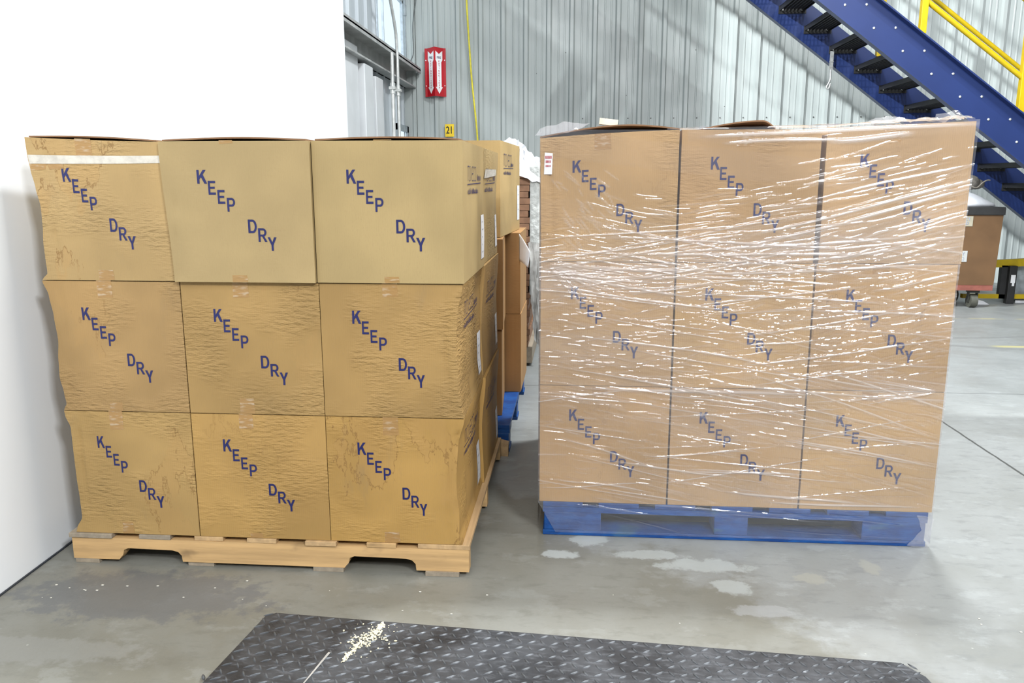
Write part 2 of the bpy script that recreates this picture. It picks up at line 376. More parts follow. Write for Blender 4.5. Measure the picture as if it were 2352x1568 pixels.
# ------------------------------------------------------------------ the hall: floor and walls
def floor_mat():
    t = NT('polished_concrete'); P = t.n('ShaderNodeTexCoord').outputs['Object']
    v = t.n('ShaderNodeMapping', None, _0=P).outputs[0]
    sx = t.n('ShaderNodeSeparateXYZ', None, _0=P); X, Y = sx.outputs[0], sx.outputs[1]
    b1 = t.noise(v, .9, 5, .6); b2 = t.noise(v, 3.5, 6, .65); b3 = t.noise(v, 60, 3, .6); b4 = t.noise(t.coord(scale=(1, 2.4, 1)), 11, 5, .7)
    c = t.mix(t.ramp(b1, .35, .65), (.20, .195, .165, 1), (.32, .325, .31, 1))
    c = t.mix(t.math('MULTIPLY', t.ramp(b2, .42, .60), .5), c, (.33, .34, .325, 1))
    c = t.mix(t.math('MULTIPLY', t.ramp(b4, .50, .66), .5), c, (.13, .13, .12, 1))
    b5 = t.noise(t.coord(scale=(1, 1.6, 1), loc=(4, 2, 0)), 5.5, 7, .72); c = t.mix(t.math('MULTIPLY', t.ramp(b5, .54, .62), .4), c, (.46, .48, .47, 1))
    c = t.mix(t.math('MULTIPLY', t.ramp(b3, .35, .75), .18), c, (.2, .2, .19, 1))
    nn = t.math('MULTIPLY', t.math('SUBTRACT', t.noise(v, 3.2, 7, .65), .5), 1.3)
    stain_shade_mask = t.ramp(t.math('ADD', t.math('SUBTRACT', t.math('ADD', X, t.math('MULTIPLY', Y, .9)), 2.36), nn), -.10, .10)  # stained darker left, paler right; partly light and shade painted in
    c = t.mix(stain_shade_mask, t.mix(.62, c, (.15, .145, .115, 1)), t.mix(.5, c, (.25, .263, .26, 1)))
    # pale worn patches by the wrapped load
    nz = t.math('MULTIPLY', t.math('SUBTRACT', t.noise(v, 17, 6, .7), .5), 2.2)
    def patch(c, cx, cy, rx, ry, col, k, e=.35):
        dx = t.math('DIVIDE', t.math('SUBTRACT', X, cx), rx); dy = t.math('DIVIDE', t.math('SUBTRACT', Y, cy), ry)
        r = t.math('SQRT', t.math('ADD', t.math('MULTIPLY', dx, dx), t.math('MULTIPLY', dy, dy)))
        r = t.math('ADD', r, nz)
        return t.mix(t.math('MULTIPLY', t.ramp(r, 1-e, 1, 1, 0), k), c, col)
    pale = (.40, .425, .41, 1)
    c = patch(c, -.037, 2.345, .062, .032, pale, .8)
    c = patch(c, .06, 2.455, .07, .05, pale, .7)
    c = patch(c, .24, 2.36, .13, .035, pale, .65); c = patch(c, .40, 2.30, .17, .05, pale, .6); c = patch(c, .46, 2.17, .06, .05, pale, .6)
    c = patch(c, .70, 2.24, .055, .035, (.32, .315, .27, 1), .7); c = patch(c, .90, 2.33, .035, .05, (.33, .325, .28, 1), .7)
    c = patch(c, .52, 2.05, .10, .035, (.36, .37, .37, 1), .5); c = patch(c, -1.2, 2.0, .42, .16, (.105, .11, .12, 1), .6); c = patch(c, -1.35, 1.72, .35, .07, (.25, .25, .23, 1), .5)  # bluish dark front-left patch is part stain, part painted shade
    # saw cuts and painted lines
    wob = t.math('MULTIPLY', t.math('SUBTRACT', t.noise(v, 6, 3), .5), .016)
    def line(c, A, at, wd, col, k, lo=None):
        f = t.ramp(t.math('ABSOLUTE', t.math('SUBTRACT', t.math('ADD', A, wob), at)), wd*.6, wd, 1, 0)
        if lo is not None: f = t.math('MULTIPLY', f, lo)
        return t.mix(t.math('MULTIPLY', f, k), c, col)
    c = line(c, Y, 4.465, .008, (.05, .05, .045, 1), .85)
    c = line(c, X, 1.785, .007, (.05, .05, .045, 1), .9)
    worn = t.ramp(t.noise(v, 5, 4), .40, .6)
    c = line(c, Y, 7.02, .035, (.72, .60, .18, 1), .55, worn)
    c = line(c, Y, 5.81, .04, (.72, .62, .16, 1), .8, t.ramp(t.math('ABSOLUTE', t.math('SUBTRACT', X, 1.4)), 1.5, 1.62))
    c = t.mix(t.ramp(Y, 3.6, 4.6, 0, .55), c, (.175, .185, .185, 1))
    # tyre marks
    def tyre(c, cx, cy, rad, wd, k):
        dx = t.math('SUBTRACT', X, cx); dy = t.math('SUBTRACT', Y, cy)
        r = t.math('SQRT', t.math('ADD', t.math('MULTIPLY', dx, dx), t.math('MULTIPLY', dy, dy)))
        f = t.ramp(t.math('ABSOLUTE', t.math('SUBTRACT', r, rad)), wd*.4, wd, 1, 0)
        return t.mix(t.math('MULTIPLY', f, t.math('MULTIPLY', k, b2)), c, (.12, .12, .12, 1))
    c = tyre(c, 3.7, 3.7, 1.25, .05, .6); c = tyre(c, 3.4, 8.0, 2.3, .05, .7); c = tyre(c, 2.6, 9.0, 2.9, .04, .6)
    c = tyre(c, 2.3, 1.1, .95, .03, .35)
    # small flecks
    sp = t.n('ShaderNodeTexVoronoi', None, Vector=v, Scale=9.0).outputs[0]
    c = t.mix(t.math('MULTIPLY', t.ramp(sp, .015, .035, 1, 0), .4), c, (.6, .6, .55, 1))
    rg = t.ramp(b2, .3, .7, .30, .50)
    return t.bsdf(Base_Color=c, Roughness=rg, Normal=t.bump(t.math('ADD', b3, b2), .0008, .6), Specular_IOR_Level=.45)
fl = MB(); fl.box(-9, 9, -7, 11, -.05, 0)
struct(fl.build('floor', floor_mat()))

def wall_mat(name, a, b, streak=.5):
    t = NT(name); v = t.coord(scale=(9, 9, .35)); n = t.noise(v, 3, 5, .65); n2 = t.noise(t.coord(), 3, 4)
    c = t.mix(t.ramp(n, .35, .7), a, b); c = t.mix(t.math('MULTIPLY', t.ramp(n, .62, .75), streak), c, (.22, .23, .21, 1))
    sp = t.n('ShaderNodeTexVoronoi', None, Vector=t.coord(), Scale=3.3).outputs[0]
    c = t.mix(t.ramp(sp, .015, .03, 1, 0), c, (.12, .12, .12, 1))
    return t.bsdf(Base_Color=c, Roughness=t.ramp(n2, .3, .7, .28, .45), Specular_IOR_Level=.4)
WALLM = wall_mat('painted_steel_siding', (.40, .435, .425, 1), (.445, .48, .465, 1), .28)
# ribbed rear wall: extruded sheet profile
def profile(x0, x1, y, per, start):
    P = [(x0, y)]; k = math.floor((x0-start)/per)
    while True:
        cx = start+k*per; k += 1
        if cx > x1: break
        for dx, dy in ((-.034, 0), (-.018, -.032), (.018, -.032), (.034, 0), (.100, 0), (.106, -.006), (.116, -.006), (.122, 0), (.168, 0), (.174, -.006), (.184, -.006), (.190, 0)):
            if x0+.001 < cx+dx < x1: P.append((cx+dx, y+dy))
    P.append((x1, y)); return P
P = profile(-1.86, 8, 9.6, .2585, -.075)
b = MB(); b.prism(P+[(8, 9.7), (-1.86, 9.7)], 2, 0, 5.2)
wb = struct(b.build('wall_back', WALLM))
b = MB(); b.box(-2.05, -1.865, 9.57, 9.7, 0, 5.2).box(-1.90, -1.875, 9.555, 9.57, 0, 5.2)
struct(b.build('trim_1', WALLM))
# screws of the rear wall's lower girt
b = MB()
for i in range(16):
    b.cyl((-.05+i*.2585+.11, 9.6, 1.85), (-.05+i*.2585+.11, 9.592, 1.85), .007, 8)
b.build('screw_heads', plain('dark_screws', (.06, .06, .06, 1)), wb)

# white partition on the left
PWH = plain('white_board', (.89, .925, .955, 1), .42, var=.015, sc=2)
a = math.atan2(-.024, 1.)  # wall runs slightly away to the left
b = MB(); Mw = Matrix.Translation((-1.603, 1.965, 0)) @ Matrix.Rotation(math.atan2(.024, 1.0), 4, 'Z')
b.box(-.05, 0, -1.6, 2.60, .004, 3.3, Mw, .002).box(-.05, .002, 2.604, 4.10, .004, 3.3, Mw, .002)
struct(b.build('wall_left', PWH))
b = MB(); b.box(-.055, .004, -1.6, 4.10, 0, .004, Mw)
struct(b.build('trim_2', plain('dark_shoe', (.03, .035, .045, 1), .6)))

# steel side wall behind the partition
SW = wall_mat('side_siding', (.42, .46, .49, 1), (.50, .54, .56, 1), .4)
b = MB(); Q = [(y, -2.0+dx) for y, dx in []]
pts = []; y = 5.77
while y < 9.55:
    pts += [(-2.0, y), (-2.0, y+.20), (-1.975, y+.22), (-1.975, y+.25), (-2.0, y+.27)]; y += .31
pts.append((-2.0, 9.57)); pts += [(-2.1, 9.57), (-2.1, 5.77)]
b.prism(pts, 2, 0, 2.40)
struct(b.build('wall_side', SW))
b = MB(); b.prism([(p[0], p[1]) for p in pts if p[1] < 8.28 or p[0] < -2.05][:-2]+[(-2.0, 8.30), (-2.1, 8.30), (-2.1, 5.77)], 2, 2.44, 7.0)  # unseen upper height raised to block part of the side lamp
b.box(-2.1, -2.0, 8.3, 9.57, 3.15, 7.0)
struct(b.build('wall_side_upper', SW))
b = MB(); b.box(-2.0, -1.80, 5.6, 9.56, 2.385, 2.40).box(-1.815, -1.80, 5.6, 9.56, 2.36, 2.42).box(-2.0, -1.86, 5.6, 9.56, 2.20, 2.215).box(-1.99, -1.97, 5.6, 9.56, 2.2, 2.4)
struct(b.build('trim_3', plain('girt_paint', (.36, .37, .36, 1), .45, var=.2, sc=6)))
def emis(name, col, k):
    t = NT(name); e = t.n('ShaderNodeEmission', None, Color=col, Strength=k); t.t.links.new(e.outputs[0], t.out.inputs[0]); return t.m
SKY = emis('daylight_pane', (.74, .90, 1, 1), 1.25)
wn = bpy.data.objects.new('window_1', None); C.objects.link(wn); struct(wn)
MB().box(-2.03, -2.02, 8.34, 9.54, 2.43, 3.14).build('window_pane', SKY, wn)
MB().box(-2.03, -1.99, 8.30, 8.35, 2.41, 3.15).box(-2.03, -1.99, 9.53, 9.57, 2.41, 3.15).box(-2.03, -1.99, 8.3, 9.57, 3.12, 3.16).box(-2.02, -2.0, 8.62, 8.645, 2.42, 3.14).build('window_frame', plain('pale_frame', (.55, .62, .68, 1)), wn)
dn = bpy.data.objects.new('window_2', None); C.objects.link(dn); struct(dn)
FR = plain('grey_frame', (.30, .34, .36, 1), .5)
MB().box(-2.0, -1.955, 8.95, 9.03, 1.0, 1.77).box(-2.0, -1.955, 9.48, 9.55, 1.0, 1.77).box(-2.0, -1.955, 8.95, 9.55, 1.70, 1.77).box(-2.0, -1.955, 8.95, 9.55, .95, 1.02).build('window_frame', FR, dn)
MB().box(-1.99, -1.98, 9.02, 9.49, 1.0, 1.71).build('window_pane', emis('daylight_pane_low', (.72, .88, 1, 1), 1.3), dn)
# white steel uprights on the side wall
for i, (y0, y1, z, dx) in enumerate(((6.3, 7.25, 2.30, .05), (7.32, 7.62, 2.17, .09), (7.80, 8.10, 2.12, .07))):
    b = MB(); b.box(-1.97, -1.97+dx, y0, y1, 0, z, None, .008)
    struct(b.build('trim_%d' % (4+i), plain('white_upright', (.62, .64, .65, 1), .4, var=.05, sc=4)))
CON = plain('conduit_metal', (.62, .64, .62, 1), .35, .4)
def conduit(y, x, z1, label, rad=.016, jog=False):
    t = thing('electrical_conduit', label, 'pipe', (x, y, 0))
    if jog: tube('pipe', [(0, 0, 0), (0, 0, 1.2), (0, 0, 2.3), (0, 0, 2.6), (0, -.35, 2.9), (0, -.42, 3.2), (0, -.42, 4)], rad, CON, t)
    else: tube('pipe', [(0, 0, 0), (0, 0, 1), (0, 0, z1-.3), (0, 0, z1)], rad, CON, t)
    MB().box(-.03, .03, -.035, .035, 2.02, 2.045).cyl((0, 0, 1.98), (0, 0, 2.08), rad*1.35).build('strap_clamp', CON, t)
conduit(8.02, -1.79, 2.36, 'left of the two pale vertical conduits, ending at the ledge of the side wall', .018)
conduit(8.22, -1.78, 4.0, 'right of the two pale vertical conduits, bending past the ledge of the side wall', .016, True)
t = thing('electrical_conduit', 'thin grey conduit with couplings standing in front of the bright window in the corner', 'pipe', (-1.93, 9.36, 2.40))
tube('pipe', [(0, 0, 0), (0, 0, .3), (0, -.01, .7), (0, 0, 1.6)], .013, FR, t)
MB().cyl((0, -.005, .55), (0, -.008, .66), .022).build('coupling', FR, t); MB().cyl((0, 0, .0), (0, 0, .06), .024).build('coupling', FR, t)
tag(tube('wire', [(-1.80, 9.55, 3.4), (-1.84, 9.55, 3.1), (-1.885, 9.55, 2.95), (-1.88, 9.55, 2.7), (-1.87, 9.55, 2.55), (-1.93, 9.54, 2.47), (-1.97, 9.53, 2.45)], .0045, plain('grey_wire', (.12, .13, .13, 1))),
    'thin grey wire looping down the corner post of the rear wall', 'wire')
tag(tube('extension_cord', [(-1.262, 9.54, 3.3), (-1.262, 9.54, 3.1), (-1.235, 9.54, 2.7), (-1.215, 9.54, 2.3), (-1.17, 9.54, 1.9), (-1.14, 9.54, 1.55), (-1.12, 9.54, 1.0)], .0105, plain('yellow_cord', (.72, .62, .04, 1), .4)),
    'yellow cord hanging down the ribbed rear wall', 'cord')

# fire extinguisher sign: folded red plate with two arrows
RED = plain('sign_red', rgb(176, 12, 28), .35, var=.08, sc=5); SWT = plain('sign_white', (.80, .80, .80, 1), .4, var=.03)
def text_mesh(body, size, mat, parent, M, name='lettering', ext=0.0, bold=0.0, space=1.0, sx=1.0, align='CENTER'):
    cu = bpy.data.curves.new(name, 'FONT'); cu.body = body; cu.size = size; cu.align_x = align; cu.align_y = 'CENTER'
    cu.extrude = ext; cu.offset = bold; cu.space_line = space
    o = bpy.data.objects.new(name, cu); C.objects.link(o)
    dg = bpy.context.evaluated_depsgraph_get(); me = bpy.data.meshes.new_from_object(o.evaluated_get(dg)); bpy.data.objects.remove(o)
    me.transform(M @ Matrix.Diagonal((sx, 1, 1, 1))); me.materials.clear()
    return link(name, me, mat, parent)
UP = Matrix.Rotation(PI/2, 4, 'X')   # text faces -Y
sg = thing('fire_extinguisher_sign', 'red folded FIRE EXTINGUISHER sign with two white arrows on rear wall', 'sign', (-1.628, 9.545, 2.10))
W2, HS, DP = .121, .53, .055
def sy(x): # plate depth along x: V fold toward the room, flanges flat
    ax = abs(x); return -DP*(1-ax/.095) if ax < .095 else 0.0
vs, fs = [], []
xs = [-W2, -.095, 0, .095, W2]
for th in (0, .003):
    for z in (0, HS):
        for x in xs: vs.append((x, sy(x)+th, z + (.0 if abs(x) > 0 else (.012 if z else .006))))
for k in range(4):
    fs += [(k, k+1, k+6, k+5), (10+k, 15+k, 16+k, 11+k), (5+k, 6+k, 16+k, 15+k), (k, 10+k, 11+k, k+1)]
pymesh('plate', vs, fs, RED, sg)
for s in (-1, 1):
    q = MB(); cx = .0475
    pts = [(.036, .50), (0, .465), (-.036, .50), (-.036, .40), (-.024, .375), (-.024, .105), (-.036, .105), (0, .03), (.036, .105), (.024, .105), (.024, .375), (.036, .40)]
    vv = [(s*cx+px, sy(s*cx+px)-.0015, pz) for px, pz in pts]
    fa = [(0, 1, 11), (1, 2, 3), (1, 3, 4, 10, 11), (4, 5, 9, 10), (5, 6, 7, 8, 9)]
    ar = pymesh('arrow', vv, fa, SWT, sg)
    slope = math.atan2(DP, .095)*(s)
    for txt, zz, sz in [('FIRE', .425, .034)]+[(c, .385-i*.0262, .024) for i, c in enumerate('EXTINGUISHER')]:
        M = Matrix.Translation((s*cx, sy(s*cx)-.003, zz)) @ Matrix.Rotation(slope, 4, 'Z') @ UP
        text_mesh(txt, sz, INK if txt == 'FIRE' else RED, ar, M, 'lettering', bold=.0006, sx=.8 if txt == 'FIRE' else 1)
for x in (-.108, .108):
    for z in (.12, .40): MB().cyl((x, -.001, z), (x, -.006, z), .006, 10).build('screw', SWT, sg)
nt = thing('number_tag', 'yellow tag numbered 21 on the rear wall', 'sign', (-1.478, 9.561, 1.655))
MB().box(-.052, .052, 0, .003, 0, .14).build('plate', plain('tag_yellow', (.90, .62, .02, 1), .4), nt)
text_mesh('21', .115, plain('black_print', (.01, .01, .01, 1)), nt, Matrix.Translation((0, -.001, .07)) @ UP, bold=.002, sx=.72)

# ------------------------------------------------------------------ staircase against the rear wall
BLUE = plain('blue_stair_paint', rgb(30, 46, 92), .38, var=.06, sc=3); BLACK = plain('black_grating', (.018, .018, .018, 1), .55)
GALV = plain('galvanised_bolt', (.62, .63, .62, 1), .35, .6); YEL = plain('safety_yellow', rgb(186, 158, 10), .38, var=.05)
st = thing('staircase', 'blue steel staircase with black grating treads and yellow rails rising to the left', 'stairs', (0, 0, 0))
SL = -.746; ZL = lambda x: 1.905+SL*(x-2.90); HV = .385
def stringer(y, side):
    b = MB(); x0, x1 = -.2, 5.35; nf = .009
    b.prism([(x0, ZL(x0)), (x1, ZL(x1)), (x1, ZL(x1)+HV), (x0, ZL(x0)+HV)], 1, y-nf/2, y+nf/2)
    for o0, o1 in ((0, .014), (HV-.014, HV)):
        b.prism([(x0, ZL(x0)+o0), (x1, ZL(x1)+o0), (x1, ZL(x1)+o1), (x0, ZL(x0)+o1)], 1, *((y-.075, y-.0045) if side < 0 else (y+.0045, y+.075)))
    return b.build('stringer', BLUE, st)
YN, YF = 7.30, 8.38
s1 = stringer(YN, -1); s2 = stringer(YF, 1)
gb = MB()
TW = .235
for k in range(8): gb.box(.0+k*TW/7-.004, k*TW/7+.004, YN+.01, YF-.01, -.042, 0)
for k in range(22): gb.box(0, TW, YN+.05+k*.046-.002, YN+.05+k*.046+.002, -.010, -.003)
gb.box(-.0, .012, YN+.01, YF-.01, -.036, .002).box(TW-.03, TW+.004, YN+.01, YF-.01, -.006, .004)
for yy in (YN+.0055, YF-.0115): gb.box(-.012, TW+.012, yy, yy+.006, -.070, .004)
tr0 = None
bn = MB()
bn.sph((0, 0, 0), .0105, (1, .55, 1), 10); bolt_near = None
for i in range(-6, 13):
    x = 2.173+.249*i; z = 2.605-.1855*i
    if tr0 is None: tr0 = gb.build('tread', BLACK, st); tr = tr0
    else: tr = tr0.copy(); C.objects.link(tr); tr.parent = st
    tr.location = (x, 0, z)
    for (par, yy) in ((s1, YN-.006), (tr, YF-.014)):
        for dx in (.030, .205):
            if bolt_near is None: bolt_near = bn.build('bolt', GALV, par); q = bolt_near
            else: q = bolt_near.copy(); C.objects.link(q)
            q.parent = par
            q.location = (x+dx, yy, z-.026) if par is s1 else (dx, yy, -.035)
def post(y, x, h): 
    z0 = ZL(x)+HV+.012; MB().box(x-.026, x+.026, y-.026, y+.026, z0, z0+h, None, .004).build('post', YEL, st, False)
for x in (1.14, 1.99, 2.843, 3.694, 4.55): post(YN, x, .90)
for x in (1.15, 2.0, 2.88): post(YF, x, .90)
def rail(y, dz, r=.021):
    x0, x1 = .2, 4.8; tube('handrail', [(x0, y, ZL(x0)+HV+dz), (2, y, ZL(2)+HV+dz), (3.4, y, ZL(3.4)+HV+dz), (x1, y, ZL(x1)+HV+dz)], r, YEL, st)
rail(YN, .28); rail(YN, .86); rail(YF, .42); rail(YF, .875)
hk = thing('hanging_strap', 'short metal strap with a snap hook hanging under the stairs', 'strap', (2.435, YF-.03, 2.37))
MB().box(-.017, .017, -.004, .004, -.17, .0).box(-.02, .02, -.006, .006, -.10, -.092).box(-.02, .02, -.006, .006, -.15, -.142).cyl((0, 0, -.17), (0, 0, -.19), .008, 8).build('strap', GALV, hk)
tube('snap_hook', [(0, 0, -.19), (0, 0, -.22), (.006, 0, -.26), (-.02, 0, -.31), (-.035, 0, -.33), (-.02, 0, -.355), (.0, 0, -.34), (.004, 0, -.30)], .008, GALV, hk)

# ------------------------------------------------------------------ plywood cart under the stairs
PLY = plain('brown_ply', rgb(98, 72, 46), .55, var=.10, sc=5); BLK = plain('black_rubber', (.02, .02, .02, 1), .6)
ct = thing('storage_cart', 'brown plywood bin on casters with a black rim under the stairs', 'cart', (3.08, 7.60, 0))
MB().prism([(0, .215), (.715, .215), (.735, .86), (0, .86)], 1, 0, .55).build('bin_body', PLY, ct)
MB().box(-.01, .745, -.012, .565, .845, .915, None, .006).build('rim', BLK, ct)
MB().box(-.005, .71, -.004, .55, .165, .213).build('base_rail', plain('red_brown_frame', (.22, .07, .05, 1), .6), ct)
for x in (.08, .575):
    for y in (.07, .46):
        c_ = MB(); c_.box(x-.045, x+.045, y-.035, y+.035, .140, .163).box(x-.042, x-.034, y-.02, y+.02, .05, .14).box(x+.034, x+.042, y-.02, y+.02, .05, .14)
        c_ = c_.build('caster', plain('dark_steel', (.06, .06, .05, 1), .5, .5), ct)
        MB().cyl((x-.030, y, .062), (x+.030, y, .062), .061, 24).build('wheel', plain('olive_wheel', (.07, .07, .055, 1), .6), c_)
def ctag(x0, x1, z0, z1, col, lab, nm='sticker'):
    o = MB().box(x0, x1, -.0035, -.001, z0, z1).build(nm, plain(nm+'_paper', col, .5, var=.03), ct); o['label'] = lab; return o
o = ctag(.29, .475, .745, .835, (.36, .33, .25, 1), 'cream sticker with two lines of black print')
text_mesh('PROJECT\nSERVED', .036, GREYINK, o, Matrix.Translation((.38, -.005, .79)) @ UP, bold=.001, sx=1.0)
o = ctag(.20, .457, .425, .525, (.42, .43, .42, 1), 'white sticker reading EGORY INI(-C)', 'notice')
text_mesh('EGORY\nINI(-C)', .042, GREYINK, o, Matrix.Translation((.435, -.005, .475)) @ UP, bold=.0002, sx=.95, align='RIGHT')
o = MB(); o.cyl((.36, -.001, .69), (.36, -.003, .69), .046, 28); o = o.build('round_badge', plain('badge_green', (.42, .40, .16, 1)), ct)
MB().cyl((.36, -.003, .69), (.36, -.004, .69), .040, 28).build('ring', plain('badge_black', (.02, .02, .02, 1)), o)
MB().cyl((.36, -.004, .69), (.36, -.005, .69), .034, 28).prism([(.345, .69), (.357, .675), (.378, .705), (.374, .709), (.357, .683), (.349, .694)], 1, -.0062, -.0052).build('face', plain('badge_white', (.6, .6, .6, 1)), o)
o = ctag(.33, .410, .595, .635, (.50, .20, .16, 1), 'faded pink striped sticker', 'flag_sticker')
b = MB()
for k in range(4): b.box(.33, .410, -.0045, -.0036, .600+k*.010, .604+k*.010)
b.build('stripes', plain('faded_stripe', (.50, .34, .30, 1)), o)
# white sack on the cart
sk = bpy.data.meshes.new('sack'); bm = bmesh.new(); bmesh.ops.create_uvsphere(bm, u_segments=48, v_segments=24, radius=1)
for v in bm.verts:
    x, y, z = v.co; f = noise.noise(Vector((x*2, y*2, z*2)))*.12+noise.noise(Vector((x*7, y*7, z*4)))*.03
    hgt = max(0, z)**.8*(.145 if x < .35 else .145*(1-(x-.35)*.95)); v.co = Vector((x*(.43+.0)+f*.05, y*.24+f*.03, .002+hgt*(1+f)))
bm.to_mesh(sk); bm.free()
o = link('sack', sk, plain('white_sheet', (.74, .76, .80, 1), .5, var=.04), None, True); o.location = (3.42, 7.86, .916)
tag(o, 'white plastic sack slumped on top of the cart', 'sack')
b = MB(); b.sph((0, 0, .065), .075, (1.1, .8, .9), 16).sph((.06, .02, .05), .06, (1.3, .8, .8), 14)
o = b.build('cloth_bundle', plain('grey_cloth', (.13, .12, .105, 1), .8, var=.3, bump=.01), None, True); o.location = (3.615, 7.86, 1.066)
tag(o, 'dark grey cloth bundle lying on the white sack', 'cloth')
tag(tube('rope', [(3.58, 7.76, 1.10), (3.63, 7.75, 1.07), (3.65, 7.76, 1.11), (3.72, 7.77, 1.16), (3.75, 7.78, 1.15)], .006, plain('rope_tan', (.20, .18, .15, 1))), 'thin grey cord curling up beside the cloth bundle', 'cord')

# yellow barrier right of the cart
br = thing('floor_barrier', 'yellow guard rail with a black post beyond the cart', 'barrier', (3.7, 7.95, 0))
MB().prism([(.1, .33), (.95, .38), (.95, .45), (.1, .40)], 1, 0, .05).build('beam', YEL, br)
MB().box(.0, .95, 0, .05, .045, .085).build('beam', YEL, br)
MB().box(.385, .455, -.04, .02, 0, .36, None, .006).box(.33, .385, .0, .05, .045, .36).build('post', BLK, br)
MB().box(.40, .44, -.046, -.041, .20, .275).box(.415, .435, -.046, -.041, .17, .20).build('paint_patch', SWT, br)
tag(MB().box(4.2, 4.65, 8.12, 8.25, 0, .34, None, .02).build('foil_wrapped_pack', plain('dull_silver_sheet', (.42, .47, .50, 1), .3, var=.3, sc=9)), 'long silvery wrapped pack lying behind the yellow guard rail', 'package')
tag(MB().box(4.18, 4.6, 7.93, 7.945, .003, .03, None, .003).build('metal_bar', plain('bright_steel', (.8, .8, .82, 1), .3, .5)), 'bright metal bar lying on the floor right of the black post', 'bar')
tag(MB().prism([(3.75, .001), (3.90, .001), (3.84, .035), (3.78, .045)], 1, 7.84, 7.95).build('paper_scrap', PAPER), 'crumpled white paper scrap beside the caster', 'paper')

# ------------------------------------------------------------------ diamond plate in the foreground
def steel_plate():
    t = NT('worn_diamond_plate'); v = t.coord(); n = t.noise(v, 5, 6, .65); n2 = t.noise(t.coord(scale=(1, 3, 1)), 30, 4, .7)
    z = t.n('ShaderNodeSeparateXYZ', None, _0=t.n('ShaderNodeTexCoord').outputs['Object']).outputs[2]
    c = t.mix(t.ramp(n, .35, .65), (.03, .032, .036, 1), (.075, .08, .088, 1))
    c = t.mix(t.math('MULTIPLY', t.ramp(n2, .5, .75), .4), c, (.22, .23, .25, 1))
    ck = t.n('ShaderNodeTexBrick', None, Vector=v, Scale=55.0, Color1=(1, 1, 1, 1), Color2=(.6, .6, .6, 1), Mortar=(0, 0, 0, 1)).outputs[0]
    dm = t.math('MULTIPLY', t.ramp(t.noise(v, 6.5, 3), .58, .66), .7)
    c = t.mix(t.math('MULTIPLY', dm, ck), c, (.012, .012, .014, 1))
    c = t.mix(t.ramp(z, .0085, .0105, 0, .45), c, (.24, .26, .27, 1))
    return t.bsdf(Base_Color=c, Roughness=t.ramp(n2, .3, .7, .34, .5), Metallic=.3)
pl = thing('diamond_plate', 'dark steel diamond plate lying on the floor in the foreground', 'plate', (-.787, 1.923, 0), math.atan2(-.109, 1.598))
b = MB(); PT = .008
out = [(0, 0), (1.585, 0), (1.625, -.05), (1.65, -.16), (1.70, -1.3), (-.16, -1.3), (-.04, -.38), (-.022, -.02)]
b.prism(out, 2, 0.0, PT)
def lug(cx, cy, ang, L=.0145, Wd=.0042, H=.0024):
    N = 8; top = []; ca, sa = math.cos(ang), math.sin(ang)
    ring = []
    for k in range(N*2):
        s = k/N if k < N else 2-k/N
        u = -1+2*s; w_ = (1-u*u)*(1 if k < N else -1)
        x, y = u*L, w_*Wd; ring.append(b.bm.verts.new((cx+x*ca-y*sa, cy+x*sa+y*ca, PT)))
    cen = [b.bm.verts.new((cx+u*L*.6*ca, cy+u*L*.6*sa, PT+H*(1-.25*abs(u)))) for u in (-1, 0, 1)]
    for k in range(N*2):
        A, B = ring[k], ring[(k+1) % (N*2)]
        s = ((k+.5)/N if k < N else 2-(k+.5)/N); j = 0 if s < .33 else (1 if s < .67 else 2)
        try: b.bm.faces.new((A, B, cen[j]))
        except Exception: pass
    for j, ks in ((0, ()),): pass
    # close the gaps between centre fans
    for half in (0, 1):
        for s, (j0, j1) in ((.33, (0, 1)), (.67, (1, 2))):
            k = int(math.ceil(s*N-.5)) if half == 0 else (2*N-int(math.ceil(s*N-.5))) % (2*N)
            try: b.bm.faces.new((ring[k], cen[j0], cen[j1]))
            except Exception: pass
pit = .0285
for i in range(-6, 62):
    for j in range(0, 30):
        x = i*pit+.012; y = -j*pit-.012
        if not (-.02-.08*(j/30.) < x < 1.61 and y > -.80): continue
        lug(x, y, (.62 if (i+j) % 2 else -.95))
pb = b.build('plate', steel_plate(), pl)
MB().prism([(0, 0), (.003, 0), (.018, .13), (.012, .13)], 2, PT+.0002, PT+.0016).build('scratch', GALV, pl).location = (.195, -.29, .001)
# debris pile
rr = random.Random(5); b = MB()
for k in range(420):
    s = rr.random()**1.3; wd_ = .004+.020*math.sin(PI*min(1, s*1.25))**2; cx = -.488-.055*s+rr.gauss(0, wd_*.8); cy = 1.880-.150*s+rr.gauss(0, .007)
    if k % 9 == 0: cx += rr.gauss(0, .03); cy += rr.gauss(0, .02)
    r = rr.uniform(.0009, .0033); b.sph((cx, cy, PT+r*.55+.0005), r, (rr.uniform(.7, 1.5), rr.uniform(.7, 1.4), .7), 6)
o = b.build('sawdust_crumbs', plain('cream_crumbs', (.66, .60, .42, 1), .8)); tag(o, 'cream coloured crumbs spilled on the diamond plate', 'debris'); o['kind'] = 'stuff'
rr = random.Random(9); b = MB()
for k in range(26):
    r = rr.uniform(.001, .003); b.sph((rr.uniform(-1.5, 1.3), rr.uniform(1.95, 2.12), r*.5), r, (1.6, 1, .5), 6)
o = b.build('floor_crumbs', plain('pale_crumbs', (.62, .60, .52, 1), .8)); tag(o, 'tiny pale crumbs scattered on the concrete', 'debris'); o['kind'] = 'stuff'

